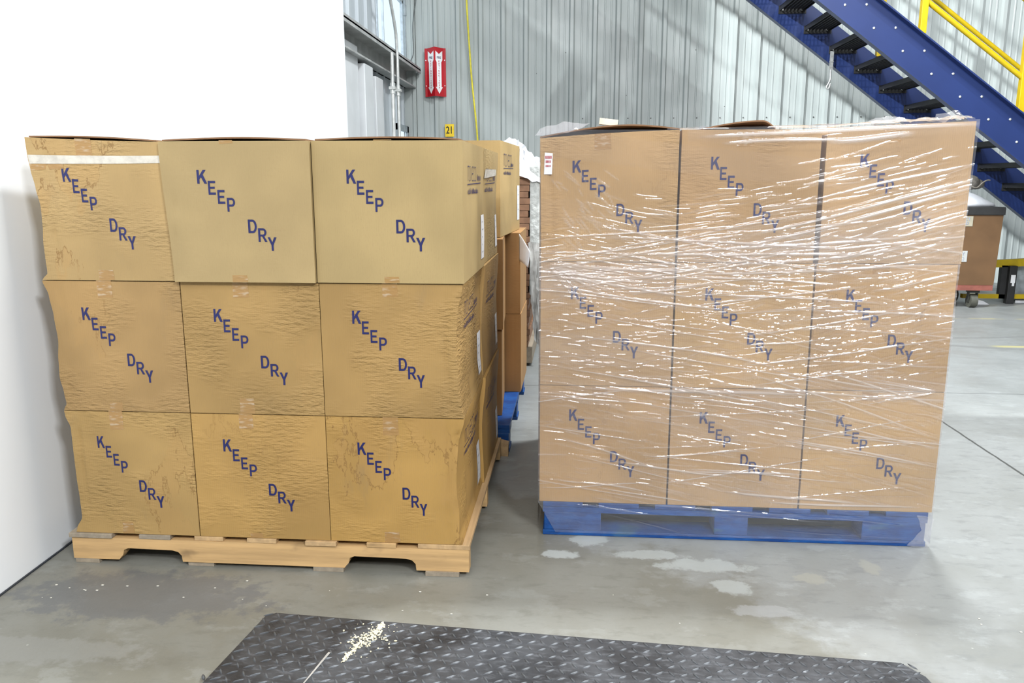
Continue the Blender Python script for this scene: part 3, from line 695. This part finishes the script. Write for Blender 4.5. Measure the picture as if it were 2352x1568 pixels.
# ------------------------------------------------------------------ left pallet
LX, LY, ZP = -1.518, 2.178, .098
WD = wood('pale_pallet_wood', rgb(196, 160, 110), 0, .5); WD2 = wood('pallet_wood_deck', rgb(190, 158, 115), 1, .25); WG = wood('grey_weathered_wood', rgb(150, 138, 120), 1, .25)
lp = thing('wooden_pallet', 'pale wooden pallet with notched stringer under the unwrapped stack', 'pallet', (LX, LY, 0))
def notch(y0, y1):
    pts = [(.0, .014), (.155, .014)]
    def cut(a, b_):
        P = [(a, .016), (a+.012, .030), (a+.016, .046)]
        P += [(a+.03, .052), (b_-.03, .050), (b_-.012, .045), (b_-.002, .034), (b_, .014)]
        return P
    pts = [(0, .014), (.145, .014)] + cut(.146, .345)[0:] + [(.845, .014)] + cut(.846, 1.062) + [(1.219, .014), (1.219, .083), (0, .083)]
    return MB().prism(pts, 1, y0, y1).build('stringer', WD, lp)
notch(0, .038); notch(.49, .528); notch(.978, 1.016)
for k, (x0, x1, m_, f0) in enumerate(((-.006, .130, WG, -.004), (.214, .312, WG, .0), (.386, .475, WD2, .003), (.550, .640, WD2, .0), (.730, .824, WD2, -.006), (.915, 1.003, WD, -.002), (1.068, 1.221, WD2, .001))):
    b = MB(); b.box(x0, x1, f0-.001, 1.02, .0835, ZP-.0005, None, .0015); b.build('deck_board', m_, lp)
for x0, x1, f0 in ((.005, .08, .0), (.36, .44, .004), (.75, .842, -.002), (1.09, 1.19, -.006)):
    b = MB(); b.box(x0, x1, f0, 1.016, .0005, .0135); b.build('bottom_board', WG, lp)

# left stack of cartons ---------------------------------------------------
HL = .3849; WL = .4
cols = [rgb(167, 140, 95), rgb(166, 144, 102), rgb(167, 145, 101), rgb(159, 129, 85), rgb(159, 129, 81), rgb(160, 129, 80), rgb(165, 135, 85), rgb(169, 135, 80), rgb(173, 137, 78)]
# measured silhouettes: (height in the layer, offset from the pallet edge)
profL = {2: [(0, -.001), (.02, .017), (.055, .016), (.10, .016), (.155, .021), (.20, .023), (.25, .016), (.30, .009), (.33, .006), (.384, .006)],
         1: [(0, .020), (.02, .030), (.05, .026), (.10, .018), (.15, .020), (.21, .026), (.28, .021), (.34, .013), (.384, -.002)],
         0: [(0, .015), (.012, .020), (.05, .039), (.11, .038), (.18, .035), (.26, .034), (.33, .034), (.37, .021), (.384, .019)]}
profR = {0: [(0, -.004), (.03, -.014), (.08, -.014), (.18, -.018), (.30, -.012), (.384, .006)],
         1: [(0, .006), (.03, -.002), (.09, -.010), (.2, -.012), (.30, -.008), (.384, .006)]}
names = ['bottom', 'middle', 'top']; cn = ['left', 'middle', 'right']
xb = [LX+.018, LX+.407, LX+.808]; bw = [.386, .399, .396]
desc = {(0, 2): 'crumpled tan carton with a white tape band, top left of the unwrapped stack',
        (1, 2): 'smooth tan carton jutting forward, top middle of the unwrapped stack',
        (2, 2): 'smoothest tan carton, top right of the unwrapped stack at its front corner',
        (0, 1): 'buckled tan carton, middle layer at the left edge of the unwrapped stack',
        (1, 1): 'crinkled tan carton in the very centre of the unwrapped stack front',
        (2, 1): 'water-crinkled tan carton, middle layer at the right front corner of the unwrapped stack',
        (0, 0): 'grimy tan carton, bottom left on the wooden pallet',
        (1, 0): 'ochre carton, bottom middle on the wooden pallet',
        (2, 0): 'stained ochre carton with crushed corner, bottom right on the wooden pallet'}
tapx = {(0, 2): ((.150, .045, HL-.052, HL-.0), (.175, .045, 0, .030)), (0, 1): ((.165, .044, HL-.050, HL), (.165, .040, 0, .026)), (0, 0): ((.160, .043, HL-.058, HL), (.165, .036, 0, .038)),
        (1, 2): ((.175, .038, HL-.010, HL), (.19, .044, 0, .020)), (1, 1): ((.175, .046, HL-.046, HL), (.172, .044, 0, .046)), (1, 0): ((.165, .043, HL-.046, HL), (.175, .040, 0, .016)),
        (2, 2): ((.195, .050, HL-.003, HL), (.21, .042, 0, .018)), (2, 1): ((.20, .044, HL-.040, HL),), (2, 0): ((.19, .046, HL-.055, HL), (.185, .046, 0, .034))}
for row in range(3):
    for col in range(3):
        x, w_ = xb[col], bw[col]; y = LY+.002; df = {}
        if col == 0: df['left'] = [(z, o-.018) for z, o in profL[row]]
        if col == 2 and row < 2: df['right'] = profR[row]; df['sbulge'] = .006
        if col == 2 and row == 2: df['sbulge'] = .001
        if row == 2 and col == 1: x -= .007; w_ = .403; y -= .016; df['left'] = [(0, .0), (.38, -.016)]
        if row == 2 and col == 2: y -= .006; x = LX+.806; w_ = .409
        if row == 2 and col == 0: w_ = .363; df['right'] = [(0, .011), (.38, 0)]
        cr = ((.018, .004, .005, 0, .385),) if (col, row) == (1, 2) else ()
        if (col, row) == (2, 1): cr = ((.357, .007, .007, 0, .36), (.392, .006, .010, .05, .37))
        if (col, row) == (2, 0): cr = ((.352, .007, .006, 0, .37), (.385, .006, .012, .02, .37))
        if (col, row) == (0, 2): cr = ((.04, .005, .005, .25, .38), (.068, .004, .005, .24, .38), (.035, .006, .008, .03, .20))
        if (col, row) == (0, 1): cr = ((.03, .006, .008, .20, .37), (.035, .006, .005, .03, .16))
        if (col, row) == (0, 0): cr = ((.042, .005, .008, .05, .36),)
        cri = {2: (.95, .12, .04), 1: (.8, .8, .9), 0: (.8, .7, .85)}[row][col]
        sta = {2: (1.0, .0, .0), 1: (.6, .55, .5), 0: (.8, .4, .9)}[row][col]
        mat = card('cardboard_%s_%s' % (names[row], cn[col]), cols[(2-row)*3+col], cri, sta, seed=row*3+col+1.3)
        carton(desc[(col, row)], (x, y, ZP+row*HL+.001), w_, .495, HL-.0025, mat, side=(col == 2), tapes=tapx[(col, row)], band=(col, row) == (0, 2),
               flap=((.01, w_-.01, .006, .2, .5) if row == 2 else None), label_side=((.40, .475, .03, .17) if col == 2 else None),
               slant=(-.0 if col else .10*0), seed=row*3.7+col*1.9, creases=cr, bulge=.002, wav=(.006 if col == 0 else .003), group='cartons of the unwrapped stack',
               corner=({(1, 0, 1): (0, 0, -.0)} if not (col == 0 and row == 2) else {(0, 0, 1): (-.012, 0, .014)}), **df)
sidecol = ['second-row carton behind the bottom right one of the unwrapped stack', 'second-row carton behind the middle right one of the unwrapped stack', 'second-row carton behind the top right one, with a torn frosted tape']
for row in range(3):
    mat = card('cardboard_rear_%s' % names[row], cols[(2-row)*3+2], .3, .4*(row < 2), seed=row+21.3)
    c_ = carton(sidecol[row], (xb[2], LY+.502, ZP+row*HL+.001), bw[2]+.008, .495, HL-.0025, mat, keep=False, side=True, label_side=(.40, .475, .03, .15),
                group='cartons of the unwrapped stack', seed=row+5, sbulge=.004, side_tape=((.05, .42, HL-.10, HL-.07) if row == 2 else None), right=[(0, -.004), (.2, -.010), (.384, .004)])
    for col in range(2):
        mat2 = mat
        carton('hidden second-row carton of the unwrapped stack', (xb[col]+.004, LY+.502, ZP+row*HL+.001), .383, .495, HL-.0025, mat2, keep=False, detail=False, group='hidden second-row cartons of the unwrapped stack', bulge=0, wav=0, sbulge=0)

# ------------------------------------------------------------------ right pallet and wrapped stack
RX, RY, ZR = -.094, 2.485, .1165
BP = NT('blue_pallet_paint'); _v = BP.coord(scale=(1, 1, 3)); _n = BP.noise(_v, 14, 5, .65)
_c = BP.mix(BP.ramp(_n, .35, .7), rgb(4, 58, 122), rgb(12, 80, 150)); _c = BP.mix(BP.math('MULTIPLY', BP.ramp(BP.noise(_v, 6, 4), .58, .70), .5), _c, rgb(70, 110, 125)); BP = BP.bsdf(Base_Color=_c, Roughness=.5, Normal=BP.bump(_n, .003))
def block_pallet(label, loc, mat, rz=0, W_=1.219, D_=1.016, H_=.1165):
    t = thing('blue_pallet', label, 'pallet', loc, rz)
    b1, b2 = .018, H_-.036
    for k in range(7):
        x0 = k*(W_-.13)/6
        MB().box(x0, x0+.13, 0, D_, H_-.017, H_-.0008, None, .0015).build('deck_board', mat, t)
    for y0, y1 in ((0, .10), (D_/2-.05, D_/2+.05), (D_-.10, D_)):
        MB().box(0, W_, y0, y1, b2, H_-.018).build('stringer_board', mat, t)
        MB().box(0, W_, y0, y1, .0005, b1-.0005, None, .0015).build('bottom_board', mat, t)
        for x0, x1 in ((.004, .19), (.555, .662), (1.02, W_-.004)):
            MB().box(x0, x1, y0+.001, y1-.001, b1, b2-.0005, None, .003).build('block', mat, t)
    return t
block_pallet('blue block pallet under the film-wrapped stack', (RX, RY, 0), BP)
HR = .3926; WR = 1.2466/3
rcol = [rgb(175, 141, 95), rgb(175, 143, 101), rgb(180, 146, 97)]
rdesc = {(0, 2): 'film-wrapped carton with lifted flap, top left of the wrapped stack', (1, 2): 'film-wrapped carton, top middle of the wrapped stack', (2, 2): 'film-wrapped carton, top right of the wrapped stack below the bunched film',
         (0, 1): 'film-wrapped carton, middle layer at the left edge of the wrapped stack', (1, 1): 'film-wrapped carton in the centre of the wrapped stack', (2, 1): 'film-wrapped carton with wavy water lines, middle layer right of the wrapped stack',
         (0, 0): 'film-wrapped carton, bottom left above the blue pallet', (1, 0): 'film-wrapped carton, bottom middle above the blue pallet', (2, 0): 'film-wrapped carton, bottom right above the blue pallet'}
for row in range(3):
    for col in range(3):
        seed = 31+row*3+col
        mat = card('wrapped_board_%d_%d' % (row, col), rcol[(col+row) % 3], .8 if (row == 2 and col < 2) else .15, .9 if (col, row) == (2, 1) else (.15 if col else .3), seed=seed)
        df = {}
        x = RX-.0138+col*WR+.002; w_ = WR-.006
        hh = HR-.002
        if row == 2:
            if col == 0: df['corner'] = {(0, 0, 1): (-.004, .0, -.022)}; w_ = WR-.007; df['creases'] = ((.045, .010, .010, .28, .39), (.03, .012, .007, 0, .3)); df['droop'] = 0
            if col == 1: x += .000; w_ = WR-.012
            if col == 2: w_ = WR-.002; x += .004; hh = HR+.002; df['rtop'] = .016
        fp = {0: (.0, w_, .018, .22, .55), 1: (.06, .27, .022, .15, .82), 2: None}[col] if row == 2 else None
        kd = {0: .005 if row == 2 else 0, 1: -.01, 2: (.01 if row == 2 else 0)}[col]
        carton(rdesc[(col, row)], (x, RY+.001, ZR+row*HR+.0005), w_, .50, hh, mat, kdx=kd, flap=fp, seed=seed, bulge=.0005, wav=.0010, group='cartons of the wrapped stack',
               tapes=((.185, .05, hh-.05, hh),) if row == 2 else ((.19, .05, hh-.03, hh),), **df)
        carton('hidden second-row carton of the wrapped stack', (x, RY+.508, ZR+row*HR+.0005), WR-.006, .50, HR-.002, mat, keep=False, detail=False, group='hidden second-row cartons of the wrapped stack', bulge=0, wav=0, sbulge=0)
b = MB(); Mt = Matrix.Translation((.065, RY+.004, 1.3135)) @ Matrix.Rotation(.12, 4, 'Y')
b.box(0, .055, 0, .02, -.002, .016, Mt)
tag(b.build('tape_scrap', plain('cream_tape', (.72, .66, .52, 1), .4)), 'cream end of tape sticking up from the open flap of the wrapped stack', 'tape')

# stretch film ------------------------------------------------------------
def film_mat():
    t = NT('stretch_film')
    fold = t.n('ShaderNodeAttribute', {'attribute_name': 'fold'}).outputs['Fac']
    fc = t.n('ShaderNodeLayerWeight', None, Blend=.5).outputs['Facing']
    fr = t.math('ADD', t.math('MULTIPLY', t.math('POWER', fc, 5.0), .88), .10)
    n = t.noise(t.coord(scale=(.25, .25, 2.5)), 60, 3, .6)
    nb = t.bump(n, .0008, .5)
    gl = t.n('ShaderNodeBsdfGlossy', None, Color=(1, 1, 1, 1), Roughness=.075, Normal=nb)
    tr = t.n('ShaderNodeBsdfTransparent', None, Color=(.985, .98, .985, 1))
    df = t.n('ShaderNodeBsdfDiffuse', None, Color=(.86, .85, .88, 1)); tl = t.n('ShaderNodeBsdfTranslucent', None, Color=(.86, .86, .88, 1))
    hz = t.n('ShaderNodeMixShader', None, _0=.4, _1=df, _2=tl)
    f2 = t.math('ADD', t.math('MULTIPLY', fold, .55), .03)
    a = t.n('ShaderNodeMixShader', None, _0=f2, _1=tr, _2=hz)
    b_ = t.n('ShaderNodeMixShader', None, _0=fr, _1=a, _2=gl)
    t.t.links.new(b_.outputs[0], t.out.inputs[0]); return t.m
FILM = film_mat()
def film_front(x0, x1, z0, z1, nx, nz):
    xs = np.linspace(x0, x1, nx); zs = np.linspace(z0, z1, nz); H = np.zeros((nz, nx)); Fd = np.zeros((nz, nx))
    dx = xs[1]-xs[0]; dz = zs[1]-zs[0]
    def ridge(cx, cz, ang, L, wd, amp, fold, wig=0.0, cap=True):
        hx = L/2*abs(math.cos(ang))+wd*3; hz_ = L/2*abs(math.sin(ang))+wd*3+abs(wig)
        i0, i1 = max(0, int((cx-hx-x0)/dx)), min(nx, int((cx+hx-x0)/dx)+2); j0, j1 = max(0, int((cz-hz_-z0)/dz)), min(nz, int((cz+hz_-z0)/dz)+2)
        if i1 <= i0 or j1 <= j0: return
        Xg, Zg = np.meshgrid(xs[i0:i1]-cx, zs[j0:j1]-cz); c, s = math.cos(ang), math.sin(ang)
        u = Xg*c+Zg*s; v = -Xg*s+Zg*c + wig*np.sin(u/L*5+cx*40)
        e = np.clip(1-(2*np.abs(u)/L)**3, 0, 1); g = np.exp(-(v/wd)**2)*e
        H[j0:j1, i0:i1] += amp*g; Fd[j0:j1, i0:i1] = np.maximum(Fd[j0:j1, i0:i1], fold*g)
    R = rng
    # general taut wrinkles; their lean follows the pull toward the corners
    for k in range(2200):
        cx = R.uniform(x0, x1); cz = z0+.02+(z1-z0-.03)*R.beta(1.6, 1.5)
        u = (cx-x0)/(x1-x0)
        if cz > 1.13 and u < .62: continue
        if cz > 1.0+.25*u: 
            if R.random() < .85: continue
        if cz < .42 and R.random() < .35: continue
        if cz > .95: ang = .27*u+R.normal(0, .05) if u > .3 else -.25+R.normal(0, .12)
        elif cz > .55: ang = (-.16 if R.random() < (.75-.6*u) else .12+.1*u)+R.normal(0, .07)
        else: ang = -.13-.10*u*(1 if R.random() < .7 else -1)+R.normal(0, .06)
        L = R.choice([.03, .05, .09, .16], p=[.12, .28, .34, .26])*R.uniform(.7, 1.6)
        ridge(cx, cz, ang, L, R.uniform(.0012, .0027), R.uniform(.0006, .0019), R.uniform(.0, .4), .0015)
    for k in range(95):   # long rope folds across the face
        cx = R.uniform(x0+.1, x1-.1); u = (cx-x0)/(x1-x0); cz = R.choice([R.uniform(.82, 1.02), R.uniform(.45, .85), R.uniform(.14, .5)], p=[.42, .33, .25])
        if cz > .8: ang = R.choice([-.12, .16, .05])+R.normal(0, .04)
        else: ang = R.choice([-.17, -.10, .10])+R.normal(0, .05)
        ridge(cx, cz, ang, R.uniform(.25, .7), R.uniform(.0012, .0028), R.uniform(.0012, .0028), R.uniform(.3, .95), R.uniform(-.006, .006))
    for (cx, cz, ang, L, wd, amp, f) in (   # the clearest streaks
        (.92, 1.135, .20, .50, .0022, .0020, .8), (.86, 1.065, .22, .70, .0035, .0028, 1.0), (.84, 1.035, .235, .75, .0034, .0026, .95), (.62, .955, .06, .75, .003, .0022, .9),
        (.45, .965, -.05, .8, .0028, .002, .9), (.55, .93, -.02, .8, .003, .0024, .95), (.30, .90, -.16, .5, .0026, .002, .8), (.35, .885, .17, .9, .0022, .0016, .6),
        (.75, 1.285, .012, .80, .004, .003, 1.0), (.60, 1.262, .015, .35, .0035, .003, .9), (.85, 1.262, .03, .25, .006, .004, .9),
        (.20, .885, -.02, .5, .004, .0022, .7), (.70, .88, .02, .8, .0035, .002, .9), (.15, .83, -.13, .5, .003, .0022, .9), (.22, .79, -.14, .6, .0026, .0022, .9),
        (.28, .64, -.12, .6, .0022, .0018, .8), (.85, .63, .13, .8, .0022, .0018, .9), (.60, .80, .12, .6, .0026, .002, .8), (.30, .515, -.16, .7, .0025, .002, .9),
        (.80, .50, -.06, .8, .003, .002, .8), (.40, .50, -.02, .8, .005, .0024, .8), (.75, .44, -.2, .8, .002, .0018, .8), (.98, .36, -.22, .35, .0022, .0022, .9),
        (.90, .31, -.18, .5, .0026, .0022, 1.0), (.12, .29, -.3, .35, .003, .0022, .7), (.33, .24, -.10, .4, .003, .0022, .9), (.55, .235, -.02, .4, .0035, .0024, .9),
        (.70, .155, -.08, .45, .004, .0026, 1.0), (.85, .135, -.02, .5, .0035, .0026, 1.0), (.48, .105, -.03, .5, .004, .003, .9), (.15, .095, -.10, .35, .003, .0024, .8),
        (.62, .085, -.04, .5, .003, .0026, .8), (.90, .082, -.07, .35, .003, .0026, .8), (.25, .045, -.25, .4, .0025, .0022, .7), (.85, .035, -.05, .5, .003, .002, .6)):
        ridge(cx, cz, ang, L, wd, amp, f, .003)
    for k in range(60):  # fans gathering at the left edge and at the right corner nodes
        for (px, pz, a0, a1) in ((x0+.02, .90, -.9, -.05), (x1-.02, .505, 2.9, 3.35)):
            if R.random() < .6:
                a_ = R.uniform(a0, a1); L = R.uniform(.08, .28); ridge(px+math.cos(a_)*L*.55, pz+math.sin(a_)*L*.55, a_, L, .0016, R.uniform(.0008, .0018), R.uniform(.2, .7), .001)
    for k in range(40):
        px, pz = R.uniform(x0+.04, x0+.22), R.uniform(.95, 1.17); ridge(px, pz, R.uniform(-1.1, -.5), R.uniform(.02, .08), .0018, .0012, .4)
    Zn = zs[:, None]; Xn = (xs[None, :]-x0)/(x1-x0)
    band = .16*np.exp(-((Zn-(.88+.05*Xn))/.075)**2) + .10*np.exp(-((Zn-.505)/.04)**2) + .10*np.exp(-((Zn-.93-.22*(Xn-.5))/.04)**2) + .10*np.exp(-((Zn-1.285)/.02)**2)*(Xn > .35)
    layers = .05*(np.sin((Zn+.15*Xn)*31)>.3) + .05*(np.sin((Zn-.12*Xn)*23)>.2)*(Zn < 1.05)
    Fd = np.clip(Fd+band+layers, 0, 1)
    Fd = np.clip(Fd+.08, 0, 1)*np.where(Zn < .115, .35, 1.0)
    return xs, zs, H, Fd
wr = thing('stretch_wrap', 'clear glossy stretch film wound around the right-hand stack and its blue pallet', 'film', (0, 0, 0))
FX0, FX1 = RX-.0165, RX+1.2466-.0155
nx, nz = 300, 800
xs, zs, H, Fd = film_front(FX0, FX1, .012, 1.300, nx, nz)
top_l = np.interp(xs, [FX0, FX0+.08, FX0+.42, FX0+.85, FX1], [1.285, 1.295, 1.293, 1.300, 1.318])  # film's upper edge follows the carton tops
Xg, Zg = np.meshgrid(xs, zs); T = (Zg-.012)/(1.300-.012); Zg = .012+T*(top_l[None, :]-.012)
tuck = np.clip(1-Zg/.115, 0, 1)
Xg = np.where(Xg < RX+.6, Xg+tuck*.065*np.clip(1-(Xg-FX0)/.5, 0, 1), Xg-tuck*.02*np.clip(1-(FX1-Xg)/.5, 0, 1))
lean = np.interp(Zg, [0, .115, .51, .90, 1.3], [0, 0, .002, .0, 0])
Xg = Xg+np.clip((Zg-.85)/.45, 0, 1)*.013*np.clip((Xg-.9)/.24, 0, 1)
Yg = (RY-.0042)-H*1.0-lean
Yg += np.where(Zg < .10, np.clip((.10-Zg)/.1, 0, 1)*.000, 0)
def grid_mesh(name, X, Y, Z, att, mat, parent):
    n, m = X.shape; me = bpy.data.meshes.new(name); idx = np.arange(n*m).reshape(n, m)
    f = np.stack([idx[:-1, :-1], idx[:-1, 1:], idx[1:, 1:], idx[1:, :-1]], -1).reshape(-1, 4)
    me.vertices.add(n*m); me.vertices.foreach_set('co', np.stack([X, Y, Z], -1).reshape(-1).astype(np.float32))
    me.loops.add(f.size); me.loops.foreach_set('vertex_index', f.reshape(-1).astype(np.int32))
    me.polygons.add(len(f)); me.polygons.foreach_set('loop_start', (np.arange(len(f))*4).astype(np.int32)); me.polygons.foreach_set('loop_total', np.full(len(f), 4, np.int32))
    me.update(calc_edges=True); me.validate()
    a_ = me.attributes.new('fold', 'FLOAT', 'POINT'); a_.data.foreach_set('value', att.reshape(-1).astype(np.float32))
    me.polygons.foreach_set('use_smooth', np.ones(len(f), bool))
    return link(name, me, mat, parent)
grid_mesh('front_film', Xg, Yg, Zg, Fd, FILM, wr)
# sides, back
def side_sheet(name, P0, P1, nu=60, nv=160, amp=.0015):
    u = np.linspace(0, 1, nu); z = np.linspace(.012, 1.29, nv); U, Z = np.meshgrid(u, z)
    d = np.array(P1)-np.array(P0); L = np.hypot(*d); nrm = np.array([d[1], -d[0]])/L
    Hh = np.zeros_like(U); Fo = np.zeros_like(U)
    for k in range(140):
        cz = rng.uniform(.02, 1.28); cu = rng.uniform(0, 1); a_ = rng.normal(0, .15); g = np.exp(-(((Z-cz)-a_*(U-cu)*L)/.005)**2)*np.clip(1-(abs(U-cu)/.35)**2, 0, 1)
        Hh += g*amp*rng.uniform(.4, 1); Fo = np.maximum(Fo, g*rng.uniform(0, .7))
    Hh *= np.clip(np.minimum(U, 1-U)*12, 0, 1)
    X = P0[0]+d[0]*U+nrm[0]*Hh; Y = P0[1]+d[1]*U+nrm[1]*Hh
    return grid_mesh(name, X, Y, Z, Fo, FILM, wr)
side_sheet('side_film', (FX0, RY+1.02), (FX0, RY-.0042)); side_sheet('side_film', (FX1, RY-.0042), (FX1, RY+1.02)); side_sheet('rear_film', (FX1, RY+1.022), (FX0, RY+1.022))
# film turned over the top edge and bunched tips
def crumple(name, pts, mat, parent, amp=.01, n=3, fold=.55):
    bm = bmesh.new(); V = [bm.verts.new(p) for p in pts]; bm.faces.new(V)
    bmesh.ops.triangulate(bm, faces=bm.faces[:]); bmesh.ops.subdivide_edges(bm, edges=bm.edges[:], cuts=n, use_grid_fill=True); bmesh.ops.subdivide_edges(bm, edges=bm.edges[:], cuts=1, use_grid_fill=True)
    for v in bm.verts:
        q = v.co*38; v.co += Vector((noise.noise(q), noise.noise(q+Vector((9, 3, 1))), noise.noise(q+Vector((2, 8, 5)))))*amp
    me = bpy.data.meshes.new(name); bm.to_mesh(me); bm.free()
    a_ = me.attributes.new('fold', 'FLOAT', 'POINT')
    for i, d_a in enumerate(a_.data): d_a.value = fold
    return link(name, me, mat, parent, False)
u = np.linspace(0, 1, 200); vq = np.linspace(0, 1, 26); U, V = np.meshgrid(u, vq)
tl = np.interp(FX0+U*(FX1-FX0), xs, top_l); X = FX0+U*(FX1-FX0)
Yt = (RY-.0042)+V*.09; Zt = tl+.0035+np.sin(V*PI)*.004+np.array([[noise.noise(Vector((a_*14, b_*6, 3)))*.010*b_ for a_ in u] for b_ in vq])*1.0
Zt += np.clip((U-.62)/.38, 0, 1)*np.abs(np.array([[noise.noise(Vector((a_*26, b_*5, 7))) for a_ in u] for b_ in vq]))*.030*V
Zt[0, :] = top_l[np.clip((u*(nx-1)).astype(int), 0, nx-1)]
grid_mesh('top_film', X[:, 60:], Yt[:, 60:], Zt[:, 60:], (.04+.16*V)[:, 60:], FILM, wr)
crumple('film_tip', [(FX0-.016, RY-.002, 1.276), (FX0+.0, RY+.03, 1.300), (FX0+.07, RY+.05, 1.322), (FX0+.15, RY+.04, 1.314), (FX0+.10, RY+.0, 1.290), (FX0+.03, RY-.002, 1.282)], FILM, wr, .005, 3, .45)
crumple('film_tip', [(1.03, RY+.03, 1.318), (1.06, RY+.05, 1.336), (1.10, RY+.06, 1.345), (1.14, RY+.03, 1.325), (1.13, RY+.0, 1.321), (1.06, RY+.0, 1.320)], FILM, wr, .010, 3, .15)
crumple('film_tip', [(.84, RY+.02, 1.312), (.88, RY+.04, 1.326), (.93, RY+.04, 1.330), (.96, RY+.01, 1.316), (.90, RY, 1.312)], FILM, wr, .008, 3, .25)
crumple('film_tip', [(FX1-.05, RY-.005, .11), (FX1+.004, RY-.005, .10), (FX1-.004, RY-.006, .0), (FX1-.07, RY-.006, .005), (FX1-.03, RY-.006, .06)], FILM, wr, .004, 3, .35)

# red-print sticker on the wrapped stack's left corner carton
t = thing('sticker', 'small white sticker with red print at the top left corner of the wrapped stack', 'sticker', (-.098, RY-.0012, 1.165))
MB().prism([(0, .0), (.024, .0), (.026, .062), (.002, .064)], 1, 0, .0008).build('paper', PAPER, t)
b = MB()
for z0, z1, a_, c2 in ((.046, .054, .004, .022), (.034, .041, .005, .021), (.022, .027, .005, .020)):
    x = a_
    while x < c2: b.box(x, x+.0026, -.0010, -.0001, z0, z1); x += .004
b.build('red_print', RED, t)

# ------------------------------------------------------------------ loads standing behind, seen through the gap
block_pallet('blue pallet of the load behind the unwrapped stack', (-1.48, 3.30, 0), BP, 0, 1.21, 1.05, .12)
G = 'cartons of the load behind the unwrapped stack'
gm = [card('behind_board_%d' % k, rgb(171, 131, 85), .15, .2, seed=51+k) for k in range(3)]
gm2 = card('behind_board_light', rgb(186, 158, 107), .1, 0, seed=58)
HB = .392
carton('lowest front carton of the load behind the unwrapped stack', (-.735, 3.42, .1205), .42, .40, HB-.002, gm[0], rz=.06, keep=False, detail=False, group=G, bulge=0, wav=0, sbulge=0)
carton('middle front carton of the load behind the unwrapped stack', (-.728, 3.40, .1205+HB), .42, .40, HB-.002, gm[1], rz=.06, keep=False, detail=False, group=G, bulge=0, wav=0, sbulge=0)
carton('lowest rear carton of the load behind, jutting into the gap', (-.662, 3.86, .1205), .402, .47, HB-.002, gm[2], keep=False, detail=False, group=G, bulge=0, wav=0, sbulge=0)
rb = carton('middle rear carton of the load behind, with a curled paper sheet', (-.668, 3.86, .1205+HB), .405, .47, HB-.002, gm[0], keep=False, detail=False, group=G, bulge=0, wav=0, sbulge=0)
carton('topmost carton of the load behind, higher than its neighbours and printed on its side', (-.752, 3.55, .1205+2*HB), .425, .64, HB+.02, gm2, rz=-.062, keep=False, side=True, group=G, bulge=0, wav=0, sbulge=0, label_side=(.54, .62, .05, .22))
for i, x in enumerate((-1.16,)):
    for row in range(3):
        carton('hidden carton of the load behind the unwrapped stack', (x, 3.45, .1205+row*HB), .40, .45, HB-.002, gm[row], keep=False, detail=False, group='hidden cartons of the load behind', bulge=0, wav=0, sbulge=0)
# curled paper
vs, fs = [], []
for j in range(9):
    for i in range(9):
        a_, b_ = i/8, j/8; vs.append((-.268+.055*a_*(1-.2*b_), 3.845-.03*math.sin(a_*2.2), .90-.13*b_-.045*a_*(1-b_)*1.2-.03*a_*a_))
for j in range(8):
    for i in range(8): k = j*9+i; fs.append((k, k+1, k+10, k+9))
o = pymesh('paper_sheet', vs, fs, PAPER, None, True); m_ = o.modifiers.new('thick', 'SOLIDIFY'); m_.thickness = .0006
tag(o, 'curled white paper sheet hanging off the carton in the gap', 'paper')
tag(MB().prism([(-.345, .0005), (-.272, .0005), (-.272, .055), (-.34, .07)], 1, 3.24, 3.285).build('wood_offcut', WD2), 'pale wood offcut on the floor at the foot of the gap', 'wood')
# distant wrapped load
far = thing('wrapped_bundle', 'brown strapped bundle under bunched white film at the end of the gap', 'bundle', (-1.083, 4.95, 0))
MB().box(0, .82, 0, .9, .02, .12).build('pallet_base', WG, far)
b = MB()
for k in range(28): b.box(.0, .80+.006*((k*7) % 3-1), 0, .88, .122+k*.0385, .122+k*.0385+.0365, None, .003)
b.build('brown_stack', plain('brown_board', (.25, .13, .07, 1), .6, var=.2), far)
MB().box(.803, .865, -.01, .9, .45, 1.24, None, .012).build('corner_board', plain('foam_grey', (.50, .52, .50, 1), .6, var=.2, sc=30, bump=.01), far)
crumple('film_cap', [(.40, -.03, 1.24), (.70, -.04, 1.20), (.90, -.03, 1.12), (.93, .02, 1.20), (.88, .05, 1.27), (.80, .05, 1.31), (.74, .04, 1.39), (.68, .05, 1.40), (.5, .03, 1.32)], plain('milky_film', (.62, .64, .67, 1), .25, var=.04), far, .02, 3, 1)
crumple('film_tail', [(.80, -.03, .78), (.87, -.03, .78), (.895, -.02, .45), (.90, -.01, .25), (.85, -.02, .12), (.82, -.02, .3)], plain('milky_film_tail', (.48, .48, .46, 1), .3, var=.2), far, .016, 3, 1)
